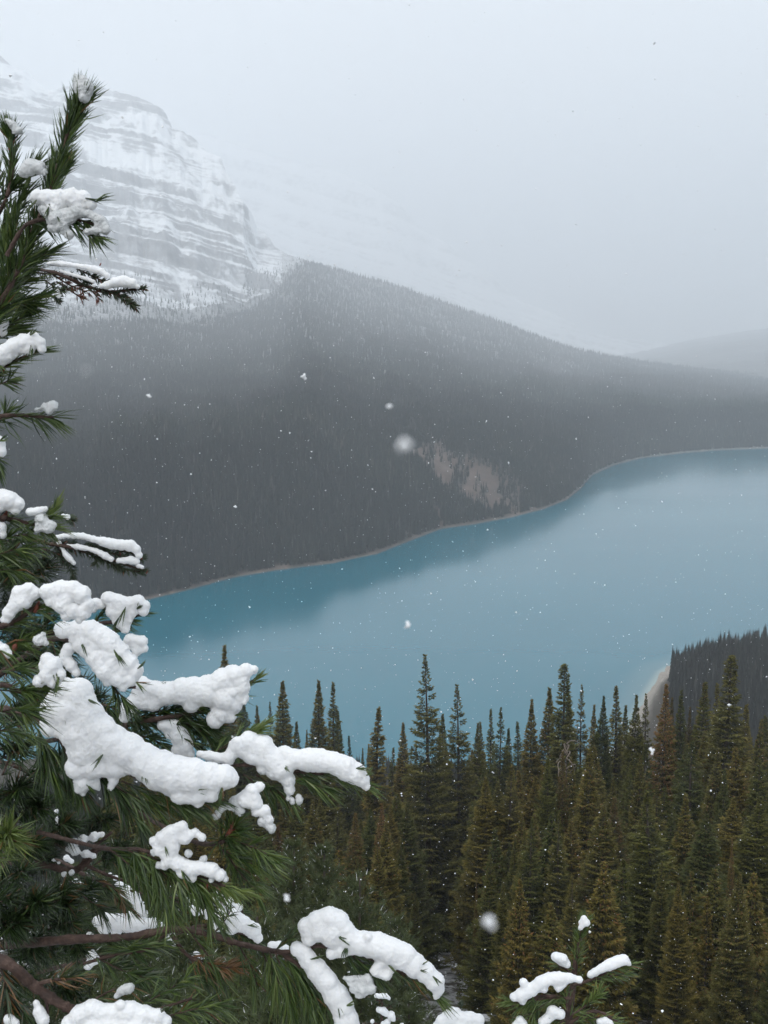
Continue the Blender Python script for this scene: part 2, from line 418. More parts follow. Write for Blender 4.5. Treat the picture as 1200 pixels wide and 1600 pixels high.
# distant mountain and wooded ridge almost lost in the haze; mountain rock painted fainter to add to it
def far_range(name, skyline, base_d, thick, material, label, rockf, rows=160):
    sk = np.array(skyline, float); a, e = az_el(sk[:, 0], sk[:, 1])
    az = np.linspace(a[0], a[-1], 320); t = np.linspace(0, 1, rows)
    A, T = np.meshgrid(az, t)
    top = CAMZ + (base_d + thick) * np.interp(A, a, e)
    D = base_d + thick * T
    x, y = D * np.sin(A), D * np.cos(A)
    z = -5 + (top + 5) * T ** 0.9 + (fbm(x / 500, y / 500, 5, 71) * 160 * rockf + fbm(x / 90, y / 90, 3, 75) * 14) * smooth(0, .15, T) * (1 - .7 * smooth(.85, 1, T))
    zin = np.clip(z + 0.30 * x + fbm(x / 900, y / 900, 3, 77) * 90 + 1500, 1, 2500 * 2) / 2.2
    sl = np.interp(zin + 3, ci, co) - np.interp(zin - 3, ci, co)
    z = z + rockf * 1.6 * (np.interp(zin, ci, co) - zin) * smooth(0, .2, T)
    back = np.stack([(x[-1] * 1.02), (y[-1] * 1.02), z[-1] * 0 - 5], -1)
    v = np.concatenate([np.stack([x, y, z], -1).reshape(-1, 3), back])
    o = obj(name, mesh(name, v, grid_faces(rows + 1, 320)[:, ::-1], {'rock': np.concatenate([(smooth(4, 9.5, sl) * .38).ravel(), np.zeros(320)]), 'scree': np.zeros(len(v)), 'beach': np.zeros(len(v)), 'dust': np.zeros(len(v)) + .1}, True), material)
    return tag(o, label, None, kind='structure')
far_range('distant_mountain', [(40, 200), (240, 205), (330, 212), (420, 238), (520, 262), (620, 318), (720, 395), (820, 470), (920, 520), (1100, 545)], 10500, 2000, mat_mountain, 'faint distant mountain flank behind the mist', 1.0)
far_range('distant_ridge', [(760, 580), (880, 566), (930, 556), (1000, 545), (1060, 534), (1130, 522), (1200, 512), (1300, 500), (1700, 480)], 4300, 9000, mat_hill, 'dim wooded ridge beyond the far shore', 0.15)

# ------------------------------------------------------------------ near slope, promontory, lake
g_d = np.array([0, 1.2, 2, 3, 6, 15, 30, 60, 100, 150, 220, 300, 345, 362])
g_z = np.array([-1.65, -1.7, -2.1, -3.0, -6.2, -13, -21.5, -38, -57, -76.5, -102, -130, -143.5, -149])
nshore_px = np.array([(-900, 1250), (600, 1248), (900, 1230), (975, 1165), (1002, 1105), (1016, 1080), (1026, 1064), (1036, 1050), (1052, 1042), (1075, 1036), (1130, 1022), (1200, 1004), (1330, 975), (1900, 930)], float)
dv = ray(nshore_px[:, 0], nshore_px[:, 1])
n_az = np.arctan2(dv[:, 0], dv[:, 1]); n_d = CAMZ / -dv[:, 2] * np.hypot(dv[:, 0], dv[:, 1])
o_ = np.argsort(n_az); n_az, n_d = n_az[o_], n_d[o_]
def slope_z(az, d):
    ns = np.interp(az, n_az, n_d)
    x, y = d * np.sin(az), d * np.cos(az)
    front = smooth(R(100), R(50), np.abs(az))
    zb = np.interp(d, g_d, g_z)
    z = CAMZ + zb
    far = np.where(d > 345, 10 * smooth(345, 370, d) * smooth(7, 70, ns - d) + np.clip((ns - d) * 0.05, 0.15, 2), z)
    ext = smooth(392, 436, ns)
    z = np.where(d > 345, np.where(ext > 0, np.maximum(z, far * ext + z * (1 - ext)), z), z)
    z = z + fbm(x / 14, y / 14, 4, 81) * 2.4 * smooth(12, 40, d) * smooth(350, 290, d)
    z = np.where(d > ns, np.minimum(z, -(d - ns) * 0.06 - 0.2), z)
    z = np.maximum(z, -4.5)
    return np.where(front < 1, front * z + (1 - front) * (CAMZ - 1.65), z), ns
_a = np.linspace(R(5), R(24), 700); _d = np.interp(_a, n_az, n_d)
shore_xy = np.stack([_d * np.sin(_a), _d * np.cos(_a)], -1)
def shore_dist(x, y):
    x, y = np.ravel(x), np.ravel(y); r_ = np.full(x.shape, 1e9)
    for k in range(0, 700, 2): r_ = np.minimum(r_, (x - shore_xy[k, 0]) ** 2 + (y - shore_xy[k, 1]) ** 2)
    return np.sqrt(r_)
gaz = np.linspace(R(-58), R(58), 330)
gd = np.concatenate([[0.05], np.geomspace(0.7, 820, 300)])
A2, D2 = np.meshgrid(gaz, gd)
Z2, NS = slope_z(A2, D2)
SDI = shore_dist(D2 * np.sin(A2), D2 * np.cos(A2)).reshape(A2.shape)
BE2 = smooth(10, 3.5, SDI) * smooth(290, 325, D2)
SN2 = np.clip(0.3 + smooth(-.1, .5, fbm(D2 * np.sin(A2) / 9, D2 * np.cos(A2) / 9, 3, 83)) * smooth(260, 140, D2), 0, 1) * smooth(340, 220, D2)
v = np.stack([D2 * np.sin(A2), D2 * np.cos(A2), Z2], -1).reshape(-1, 3)
# lookout plateau behind the viewer, joined to the slope's edge
tag(obj('slope', mesh('slope', v, grid_faces(*A2.shape)[:, ::-1], {'beach': BE2.ravel(), 'snowy': SN2.ravel()}, True), mat_slope), 'steep forest slope with patchy snow falling to the lake', None, kind='structure')
gv = [(-14000, -2900, -5), (14000, -2900, -5), (14000, 21800, -5), (-14000, 21800, -5)]
tag(obj('ground', mesh('ground', gv, [(0, 1, 2, 3)], {'beach': np.zeros(4), 'snowy': np.zeros(4)}), mat_slope), 'valley floor below the lake and slopes', None, kind='structure')
gx, gy = np.meshgrid(np.concatenate([[-4000, -1700], np.linspace(-800, -14, 40), np.linspace(0, 285, 190), np.linspace(298, 1080, 40), [1800, 4000]]), np.concatenate([[200, 300], np.linspace(318, 610, 190), np.linspace(622, 880, 30), np.linspace(920, 2900, 40)]))
laz, ld = np.arctan2(gx, gy), np.hypot(gx, gy)
lns = np.interp(laz, n_az, n_d)
lsd = shore_dist(gx, gy).reshape(gx.shape)
SHAL = np.clip(smooth(5, .4, lsd) * .6 + smooth(20, 2, lsd) * .2, 0, 1) * smooth(R(8.5), R(10.5), laz)
v = np.stack([gx, gy, gx * 0], -1).reshape(-1, 3)
tag(obj('lake', mesh('lake', v, grid_faces(*gx.shape), {'shallow': SHAL.ravel()}, True), mat_lake), 'turquoise glacial lake between dark wooded shores', None, kind='structure')
# ------------------------------------------------------------------ haze
bm_v = [(x, y, z) for x in (-14500, 14500) for y in (-3000, 22000) for z in (-6.5, 2900)]
hb = obj('haze', mesh('haze', bm_v, [(0, 1, 3, 2), (4, 6, 7, 5), (0, 4, 5, 1), (2, 3, 7, 6), (0, 2, 6, 4), (1, 5, 7, 3)]), hz)
tag(hb, 'pale snowy haze filling the valley', None, kind='stuff')

# ------------------------------------------------------------------ hillside forest (a mass nobody could count)
def low_conifer(seed, H=1.0, Rm=0.15, tiers=7, n=7):
    r = np.random.default_rng(seed); a = Acc()
    for k in range(tiers):
        f = k / tiers
        zb, zt = 0.06 + 0.80 * f, 0.06 + 0.80 * f + 0.30 * (1 - .45 * f)
        rad = Rm * (1 - f) ** 0.8 * r.uniform(.8, 1.15) + .008
        an = (np.arange(2 * n) + r.uniform(0, 1)) / (2 * n) * 2 * math.pi
        rr = rad * np.where(np.arange(2 * n) % 2 == 0, r.uniform(.8, 1.2, 2 * n), r.uniform(.35, .55, 2 * n))
        zz = zb + np.where(np.arange(2 * n) % 2 == 0, -0.02, 0.035) + r.uniform(-.012, .012, 2 * n)
        rim = np.stack([rr * np.cos(an), rr * np.sin(an), zz], -1)
        v = np.concatenate([rim, [[0, 0, min(zt, 1.0)]]])
        a.add(v * [H, H, H], [(i, (i + 1) % (2 * n), 2 * n) for i in range(2 * n)])
    a.add(np.array([[0, 0, .8], [.012, 0, .8], [0, .012, .8], [0, 0, 1.0]]), [(0, 1, 3), (1, 2, 3), (2, 0, 3)])
    return a.mesh('far_conifer')
protos = []
for k, rm in enumerate((0.10, 0.13, 0.085, 0.15)):
    o = bpy.data.objects.new('far_conifer', low_conifer(100 + k, 1.0, rm)); o.data.materials.append(mat_fartree); protos.append(o)
def scatter(name, pts, scale, rot, kind, label, material):
    m = bpy.data.meshes.new(name); m.vertices.add(len(pts)); m.vertices.foreach_set('co', np.asarray(pts, np.float32).ravel())
    for nm, ty, v in (('scl', 'FLOAT', scale), ('rot', 'FLOAT', rot), ('pick', 'INT', kind)):
        at = m.attributes.new(nm, ty, 'POINT'); at.data.foreach_set('value', np.asarray(v, np.int32 if ty == 'INT' else np.float32))
    o = obj(name, m, material)
    ng = bpy.data.node_groups.new(name, 'GeometryNodeTree')
    ng.interface.new_socket('Geometry', in_out='INPUT', socket_type='NodeSocketGeometry')
    ng.interface.new_socket('Geometry', in_out='OUTPUT', socket_type='NodeSocketGeometry')
    N = ng.nodes.new
    gi, go, iop, jn = N('NodeGroupInput'), N('NodeGroupOutput'), N('GeometryNodeInstanceOnPoints'), N('GeometryNodeJoinGeometry')
    for p in reversed(protos):
        oi = N('GeometryNodeObjectInfo'); oi.inputs['Object'].default_value = p; oi.inputs['As Instance'].default_value = True
        ng.links.new(oi.outputs['Geometry'], jn.inputs[0])
    def at(nm, ty):
        a = N('GeometryNodeInputNamedAttribute'); a.data_type = ty; a.inputs['Name'].default_value = nm; return a.outputs['Attribute']
    cx = N('ShaderNodeCombineXYZ'); ng.links.new(at('rot', 'FLOAT'), cx.inputs['Z'])
    iop.inputs['Pick Instance'].default_value = True
    ng.links.new(gi.outputs[0], iop.inputs['Points']); ng.links.new(jn.outputs[0], iop.inputs['Instance'])
    ng.links.new(at('pick', 'INT'), iop.inputs['Instance Index']); ng.links.new(cx.outputs[0], iop.inputs['Rotation'])
    ng.links.new(at('scl', 'FLOAT'), iop.inputs['Scale']); ng.links.new(iop.outputs[0], go.inputs[0])
    md = o.modifiers.new('scatter', 'NODES'); md.node_group = ng
    return tag(o, label, None, kind='stuff')
N_ = 330000
az = rng.uniform(R(-27), R(27), N_); uu = rng.uniform(0, 1.16, N_)
ds_, dt_ = np.interp(az, s_az, s_d), np.interp(az, t_az, t_d)
wk_ = smooth(math.atan(-0.02), math.atan(-0.10), az)
kk_ = np.minimum(wk_ * kdv(az) + (1 - wk_) * dt_, dt_ - 30)
dd = np.where(uu < 1, ds_ + (kk_ - ds_) * np.interp(uu, PROF_F, PROF_D), kk_ + (uu - 1) / .16 * 1500)
cell = dd * np.where(uu < 1, (kk_ - ds_) * np.interp(uu, PROF_F, np.gradient(PROF_D, PROF_F)), 1500 / .16) * R(54) * 1.16 / N_      # ground area each sample stands for
z, rk, fo, mt, ds, dt = hill(az, dd)
x, y = dd * np.sin(az), dd * np.cos(az)
sm = scree_mask(x, y, z)
ok = (dd > ds + 1.8) & (dd < dt + 60) & (z > 1.2) & (rng.uniform(0, 1, N_) < fo ** 1.3) & (rng.uniform(0, 1, N_) > sm * 1.0) & (mt < .995) & (rng.uniform(0, 1, N_) < cell / 4.0)
clear = fbm(x / 60, y / 60, 4, 91)
ok &= rng.uniform(0, 1, N_) < 0.85 + 0.7 * clear
print('hillside trees', ok.sum())
sc = np.clip(rng.normal(13.5, 2.9, N_), 6, 22) * (1 + .35 * smooth(1500, 4000, dd)) * (0.55 + 0.45 * np.clip(fo, 0, 1)) * (1 - 0.5 * np.clip(sm * 2, 0, 1))
scatter('hillside_forest', np.stack([x, y, z - .6], -1)[ok], sc[ok], rng.uniform(0, 6.28, ok.sum()), rng.integers(0, 4, ok.sum()), 'dense dark conifer forest covering the far hillside', mat_fartree)
# woods on the ridge beyond and hidden woods low on the near slope
N_ = 26000
az = rng.uniform(R(-24), R(25), N_); dd = np.sqrt(rng.uniform(165 ** 2, 520 ** 2, N_))
z, ns = slope_z(az, dd)
ok = (dd < ns - 10) & ((dd < 350) | (z > 1.5))
sc = np.clip(rng.normal(12, 2.6, N_), 5, 17)
prom_zone = (az > R(10)) & (dd > 320) & ((dd > ns - 50) | (az < float(az_el(1049, 1060)[0])))
ok2 = ok & ~prom_zone & ((z + sc - CAMZ) / dd < float(az_el(600, 1172)[1])) | (ok & (az > float(az_el(1049, 1060)[0])) & (dd > 350) & (dd <= ns - 50))
scatter('lower_slope_forest', np.stack([dd * np.sin(az), dd * np.cos(az), z - .5], -1)[ok2], sc[ok2], rng.uniform(0, 6.28, ok2.sum()), rng.integers(0, 4, ok2.sum()), 'conifer woods low on the slope behind the spires', mat_fartree)

# ------------------------------------------------------------------ spruces
def spruce(seed, H, Rm, dense=1.0, power=0.95, bare=0.04, gap=0.0, red=0.0, top_club=0.0):
    """trunk mesh and crown mesh of one spruce, base at the origin"""
    r = np.random.default_rng(seed)
    tr = Acc(); hs = np.linspace(0, H * .985, 9)
    wob = np.cumsum(r.normal(0, .035, (9, 2)), 0) * (hs / H)[:, None]
    ax = np.concatenate([wob, hs[:, None]], 1)
    tube(tr, ax, np.interp(hs, [0, H], [H * .0095 + .03, .018]), 7)
    P, U, W, L, Tn = [], [], [], [], []
    z = H * bare
    while z < H * 0.995:
        f = z / H
        env = Rm * ((1 - f) ** power) * (1 - .3 * math.exp(-((f - bare) / .08) ** 2)) + 0.05
        if top_club and f > .86: env += top_club * math.exp(-((f - .95) / .035) ** 2)
        env *= 0.82 + 0.36 * vnoise(z * .8, seed * 3.1, seed)
        nb = max(3, int(round(r.uniform(5, 7.5) * dense)))
        ph0 = r.uniform(0, 6.28)
        for b in range(nb):
            if r.random() < gap * (0.4 + fbm(z * .5, seed, 2, 5)): continue
            phi = ph0 + b / nb * 6.283 + r.normal(0, .25)
            ln = env * r.uniform(.62, 1.12) * (1.3 if r.random() < .06 else 1)
            el = np.interp(f, [0, .5, .85, 1], [-.40, -.16, .22, 1.0]) + r.normal(0, .10)
            zb = z + r.normal(0, .07)
            n = max(4, int(ln / 0.07))
            s = np.sqrt((np.arange(n) + r.uniform(.1, 1, n)) / n)
            hx, hy = math.cos(phi), math.sin(phi)
            dist = s * ln * math.cos(el)
            zz = zb + s * ln * math.sin(el) - 0.17 * ln * np.sin(s * 3.0) + 0.14 * ln * s ** 3
            c = np.stack([np.interp(zz, hs, ax[:, 0]) + hx * dist, np.interp(zz, hs, ax[:, 1]) + hy * dist, zz], -1)
            side = np.array([-hy, hx, 0])
            lit = r.normal(0, .09)
            for q in range(4):
                k = r.uniform(-1, 1, n)
                spread = (.10 + .26 * np.sin(np.clip(s, 0, 1) * 2.9)) * min(ln, 1.6) ** .8
                hang = q == 3
                p = c + side * (k * spread)[:, None] + r.normal(0, .02, (n, 3)) - np.array([0, 0, 1.0]) * (abs(k) * spread * .35)[:, None]
                u = np.stack([hx * (1 - .4 * abs(k)) + side[0] * k, hy * (1 - .4 * abs(k)) + side[1] * k, (-1.1 if hang else -.22) + r.normal(0, .22, n) + .35 * s], -1)
                if f > .92: u[:, 2] += .6
                P.append(p); U.append(unit(u)); W.append(r.uniform(.026, .055, n)); L.append(r.uniform(.14, .30, n) * (0.7 + .3 * min(1, ln)) * (1 - .5 * smooth(.84, .97, f)))
                t = (0.02 if hang else .14) + .58 * s + r.normal(0, .07, n) + .08 * f + lit  # shade inside and under boughs put into the tint, outer tips painted lighter
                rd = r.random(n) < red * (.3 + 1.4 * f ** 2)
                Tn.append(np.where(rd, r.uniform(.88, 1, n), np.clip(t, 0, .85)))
        z += r.uniform(.34, .52) * (1 - .5 * f) / math.sqrt(dense)
    P, U, W, L, Tn = map(np.concatenate, (P, U, W, L, Tn))
    S = unit(np.cross(U, r.normal(0, 1, U.shape)))
    Q = unit(np.cross(U, S))
    a = P + S * W[:, None]; b = P - S * W[:, None] * .7 + Q * (W * .6)[:, None]; t = P + U * L[:, None]; m = P + U * (L * .45)[:, None] - Q * (W * .9)[:, None]
    v = np.stack([a, b, m, t], 1).reshape(-1, 3)
    i = np.arange(len(P))[:, None] * 4
    f = np.concatenate([i + np.array([[0, 1, 3]]), i + np.array([[0, 3, 2]]), i + np.array([[1, 2, 3]])])
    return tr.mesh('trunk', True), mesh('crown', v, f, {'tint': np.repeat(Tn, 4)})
KINDS = {
    'full':   spruce(11, 26, 3.2, 1.05, .9),
    'broad':  spruce(12, 26, 3.9, 1.05, 1.0, red=.04),
    'ragged': spruce(13, 26, 2.9, .85, .85, gap=.5),
    'spire':  spruce(14, 26, 2.4, 1.0, .9, red=.04),
    'needle': spruce(15, 26, 1.5, .85, .9, gap=.25),
    'cone':   spruce(16, 26, 2.9, 1.1, 1.05, red=.03),
    'rusty':  spruce(17, 26, 2.6, .95, .9, red=.38),
    'club':   spruce(18, 26, 2.2, 1.0, .9, gap=.3, top_club=.22),
    'young':  spruce(19, 11, 2.0, 1.15, 1.0, bare=.0, red=.05),
    'young_b': spruce(20, 11, 1.6, 1.0, .95, bare=.0, red=.04),
}
print({k: len(v[1].polygons) for k, v in KINDS.items()})
KH = {k: (11 if k.startswith('young') else 26) for k in KINDS}
for a_, b_ in KINDS.values():
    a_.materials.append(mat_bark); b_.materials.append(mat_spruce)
def plant_tree(px, py, d, kind, label, group=None, wide=1.0, name='spruce_tree', cat='tree', lean=.007):
    """a tree whose tip is seen at photo pixel (px, py), standing d metres out on the slope"""
    a, e = az_el(px, py)
    a = float(a); ztop = CAMZ + d * float(e)
    g = float(slope_z(np.array(a), np.array(float(d)))[0]) - .3
    h = max(ztop - g, 3.0)
    s = h / KH[kind]
    t = thing(name, label, cat, (d * math.sin(a), d * math.cos(a), g), group)
    w = (0.45 + 0.55 * s) * wide if h > 12 else s * wide
    vx = random.uniform(.86, 1.16)
    for part, me in zip(('trunk', 'crown'), KINDS[kind]):
        o = obj(part, me, None, t); o.scale = (w * vx, w / vx, s)
        o.rotation_euler.z = 0
    t.rotation_euler.z = random.uniform(0, 6.28)
    t.rotation_euler.x = random.gauss(0, lean); t.rotation_euler.y = random.gauss(0, lean)
    return t
SKY = [  # tip x, tip y, distance, kind, width, label
 (350, 1007, 118, 'spire', 1.1, 'spruce tip poking up just above the snow laden pine branch on the left'),
 (379, 1088, 112, 'full', 1.0, 'dark spruce half hidden behind the right end of a snowy pine branch'),
 (402, 1102, 150, 'spire', .9, 'short reddish spruce beside the snowy branch tip at the lake edge'),
 (423, 1096, 150, 'ragged', .7, 'short open spruce between two lake side spires on the left'),
 (440, 1063, 116, 'spire', 1.15, 'bushy olive spire, first tall one right of the snowy pine branches'),
 (463, 1126, 125, 'spire', .8, 'low spruce shoulder leaning against the first tall olive spire'),
 (477, 1140, 132, 'cone', .6, 'small spruce tip in the dip between two tall left hand spires'),
 (497, 1061, 118, 'spire', 1.1, 'full olive spire paired with a thinner dark one against the lake'),
 (521, 1066, 122, 'needle', 1.2, 'thin dark spire standing just right of the full olive one'),
 (532, 1109, 126, 'spire', .8, 'shorter spruce tucked to the right of the thin dark spire'),
 (546, 1148, 128, 'needle', .9, 'stubby thin spruce just above the long snowy branch'),
 (565, 1166, 140, 'cone', .6, 'pair of low spruce tips above the end of the long snowy branch, left one'),
 (575, 1162, 141, 'spire', .6, 'pair of low spruce tips above the end of the long snowy branch, right one'),
 (588, 1104, 104, 'needle', 1.5, 'slender near black spire right of the long snowy branch tip'),
 (611, 1168, 130, 'needle', 1.0, 'very thin low spire between the near black spire and a cone shaped spruce'),
 (630, 1128, 112, 'spire', 1.0, 'narrow cone shaped spruce left of the tallest tree'),
 (646, 1168, 128, 'needle', .8, 'faint bare tip close to the left side of the tallest tree'),
 (675, 1023, 98, 'ragged', 1.05, 'tallest broad spruce rising highest over the lake in the middle'),
 (692, 1114, 108, 'spire', .9, 'spruce tucked close under the right side of the tallest tree'),
 (722, 1070, 102, 'ragged', 1.0, 'broad spruce with level outreaching boughs, next right of the tallest'),
 (742, 1128, 112, 'spire', .8, 'spruce with a stubby top right of the level boughed one'),
 (757, 1128, 128, 'needle', .9, 'pencil thin spire left of a twin topped spruce'),
 (767, 1104, 118, 'needle', 1.0, 'needle like spire rising behind a leafy spruce in the middle'),
 (779, 1104, 108, 'ragged', .85, 'open topped spruce in the middle with short upper boughs'),
 (795, 1136, 114, 'spire', .8, 'lower spruce left of the pointed middle spire'),
 (812, 1128, 122, 'needle', 1.1, 'thin spire close on the left of a neat pointed spruce'),
 (829, 1091, 102, 'cone', 1.0, 'neat pointed spruce with an even cone outline'),
 (862, 1074, 104, 'spire', 1.1, 'spruce standing close left of the tall club topped spire'),
 (882, 1032, 98, 'club', 1.25, 'tall club topped spire, highest on the right half over open water'),
 (894, 1084, 104, 'spire', .95, 'spruce shoulder close right of the tall club topped spire'),
 (912, 1073, 108, 'ragged', .8, 'rough topped spruce, first of the even row right of the club topped spire'),
 (926, 1100, 118, 'spire', .8, 'dim spruce between rough topped neighbours right of the club topped spire'),
 (940, 1086, 106, 'full', .75, 'dense spruce with a rounded tip in the even row'),
 (963, 1071, 110, 'needle', 1.3, 'slim spire rising from the even row above the lake'),
 (976, 1102, 112, 'spire', .9, 'low spruce just right of the slim spire in the even row'),
 (992, 1082, 104, 'full', .75, 'leafy topped dark spruce before the pale sand bar'),
 (1014, 1086, 108, 'ragged', .75, 'greener leafy topped spruce standing before the sand bar'),
 (1039, 1067, 96, 'rusty', .95, 'rust tinged spruce below the point of the sand bar'),
 (1053, 1090, 100, 'rusty', .7, 'rust brown spruce top leaning on its rusty neighbour'),
 (1069, 1078, 104, 'cone', .9, 'soft olive spruce between two rusty tops'),
 (1078, 1104, 100, 'rusty', .6, 'small rust coloured tip beside the soft olive spruce'),
 (1097, 1064, 100, 'spire', 1.1, 'bright olive spire before the wooded point'),
 (1121, 1064, 118, 'needle', 1.1, 'bare thin spire left of the dark knobbly spruce'),
 (1141, 1020, 92, 'club', 1.5, 'dark knobbly tall spruce standing before the wooded point'),
 (1164, 1098, 108, 'needle', 1.3, 'thin straggly spire right of the dark knobbly spruce'),
 (1174, 1122, 112, 'needle', .9, 'small thin tip, left of the last two at the right edge'),
 (1186, 1124, 110, 'needle', 1.0, 'small reddish thin tip near the right edge'),
 (1200, 1118, 104, 'spire', .9, 'spruce cut by the right edge of the view'),
 # lower, singled out
 (885, 1172, 78, 'rusty', .8, 'orange brown spruce top below the club topped spire'),
 (1080, 1362, 52, 'young', .9, 'young pale tipped spruce low on the right with upright candle top'),
 (1108, 1405, 50, 'young_b', .8, 'smaller young spruce close beside the pale tipped one'),
 (1147, 1310, 56, 'rusty', .55, 'thin red brown spruce right of the young pale tipped one'),
 (776, 1295, 66, 'young', 1.1, 'young light brown topped spruce above the snow patch'),
 (746, 1374, 62, 'rusty', .5, 'slim rust red young spruce right of the open snow patch'),
 (556, 1268, 70, 'rusty', 1.1, 'rusty brown spruce below the long snowy branch'),
 (600, 1255, 72, 'rusty', .9, 'rusty brown spruce in front of the near black spire'),
 (1000, 1178, 76, 'broad', .9, 'broad olive spruce in front of the leafy topped dark pair'),
]
for px, py, d, k, w, lab in SKY:
    plant_tree(px, py, d, k, lab, 'spruces on the near slope', w * (1.3 if py < 1170 else 1.0))
# the packed crowns below the skyline
edge_x = [0, 300, 420, 560, 640, 700, 800, 900, 1000, 1100, 1230]
edge_y = [1150, 1150, 1165, 1215, 1195, 1160, 1160, 1130, 1130, 1120, 1130]
zones = [(-40, 330, 'behind the close pine'), (330, 430, 'behind the tips of the snowy pine branches'), (430, 540, 'below the paired olive and thin dark spires'), (540, 640, 'below the near black spire'),
         (640, 700, 'below the tallest tree'), (700, 800, 'below the level boughed spruce'), (800, 860, 'below the neat pointed spruce'), (860, 930, 'below the club topped spire'),
         (930, 1010, 'below the even row of tops'), (1010, 1110, 'below the sand bar'), (1110, 1300, 'below the dark knobbly spruce')]
ADJ = {'full': 'dense olive', 'broad': 'broad skirted', 'ragged': 'open ragged', 'spire': 'narrow olive', 'cone': 'neat cone shaped', 'rusty': 'rust tinged', 'young': 'bushy young', 'young_b': 'slim young'}
cnt = 0
rt = np.random.default_rng(77)
for d0, d1, n, ylo, tier in ((96, 150, 56, 5, 'top rank'), (74, 96, 76, 35, 'second rank'), (56, 74, 62, 110, 'third rank'), (42, 56, 30, 210, 'lowest rank')):
    for k in range(n):
        px = 20 + (k + rt.uniform(.1, .9)) / n * 1225
        d = rt.uniform(d0, d1)
        py = np.interp(px, edge_x, edge_y) + ylo + rt.exponential(26)
        if 655 < px < 760 and d < 100 and py > 1200: px += 90 if px > 705 else -70
        kind = rt.choice(['full', 'broad', 'ragged', 'spire', 'cone', 'rusty', 'young', 'young_b'], p=[.27, .25, .14, .15, .12, .03, .02, .02] if d > 60 else [.16, .21, .12, .05, .1, .02, .2, .14])
        if px < 170: continue
        lab = f'{ADJ[kind]} spruce in the {tier} ' + next(l for a, b, l in zones if a <= px < b)
        a, e = az_el(px, py); hgt = CAMZ + d * float(e) - float(slope_z(np.array(float(a)), np.array(float(d)))[0])
        if hgt < 5: continue
        plant_tree(px, py, d, kind, lab, 'spruces packed on the near slope', rt.uniform(1.0, 1.5), lean=.022)
        cnt += 1
print('packed', cnt)

# dead snag with twisted pale branches
ts = thing('dead_snag', 'pale dead snag with curled bare branches below the club topped spire', 'dead tree', (0, 0, 0))
a, e = az_el(886, 1150); d = 80.0; a = float(a); gz = float(slope_z(np.array(a), np.array(d))[0])
ts.location = (d * math.sin(a), d * math.cos(a), gz - .3)
hs = CAMZ + d * float(e) - gz
ac = Acc(); tube(ac, [(0, 0, 0), (.1, 0, hs * .5), (0, .05, hs)], [.13, .07, .03], 7); obj('trunk', ac.mesh('trunk', True), mat_bark, ts)
rs = np.random.default_rng(5)
for k in range(9):
    ac = Acc(); ph = rs.uniform(0, 6.28); zz = hs - .3 - k * .28; r_ = rs.uniform(.5, 1.1)
    p = [(0, 0, zz)] + [(math.cos(ph + t * 1.9) * r_ * min(1, t * 1.5), math.sin(ph + t * 1.9) * r_ * min(1, t * 1.5), zz + .45 * math.sin(t * 4.2) - .3 * t) for t in np.linspace(.2, 1, 6)]
    tube(ac, spline(p, 14), np.linspace(.055, .02, 14), 5); obj('branch', ac.mesh('branch', True), mat_dead, ts)

# ------------------------------------------------------------------ conifers of the wooded point across the bay
def point_tree(seed, rm):
    r = np.random.default_rng(seed); a = low_conifer(seed, 1, rm, 11, 6); return a
pt_kinds = []
for k, rm in enumerate((.085, .11, .07, .13)):
    m = point_tree(300 + k, rm); m.materials.append(mat_fartree); pt_kinds.append(m)
ac = Acc(); tube(ac, [(0, 0, 0), (0, 0, .5), (0, 0, .98)], [.012, .008, .002], 5); pt_trunk = ac.mesh('trunk', True); pt_trunk.materials.append(mat_bark)
def point_conifer(a, d, h, k, label, group):
    z = float(slope_z(np.array(a), np.array(d))[0])
    t = thing('point_conifer', label, 'tree', (d * math.sin(a), d * math.cos(a), z - .4), group)
    for nm, me in (('trunk', pt_trunk), ('crown', pt_kinds[k])):
        o = obj(nm, me, None, t); o.scale = (h, h, h)
    t.rotation_euler.z = random.uniform(0, 6.28)
rp = np.random.default_rng(21)
placed, tries = [], 0
while len(placed) < 250 and tries < 9000:
    tries += 1
    px = rp.uniform(1047, 1235); a0 = float(az_el(px, 1050)[0])
    ns = float(np.interp(a0, n_az, n_d)); d = ns - 7 - 58 * rp.uniform(0, 1) ** 1.2
    x, y = d * math.sin(a0), d * math.cos(a0)
    if any((x - q[0]) ** 2 + (y - q[1]) ** 2 < 2.5 ** 2 for q in placed): continue
    placed.append((x, y))
    back = d > ns - 20
    h = rp.uniform(8, 13.5) * (0.6 if px < 1056 else 1)
    where = 'next to the sand bar' if px < 1075 else 'a little right of the sand bar' if px < 1120 else 'in the middle of its visible side' if px < 1165 else 'toward the right edge'
    point_conifer(a0, d, h, int(rp.integers(0, 4)), f"{'short' if h < 9.3 else 'tall' if h > 11.8 else 'middling'} conifer {'rimming' if back else 'inside'} the wooded point, {where}", 'conifers of the wooded point')

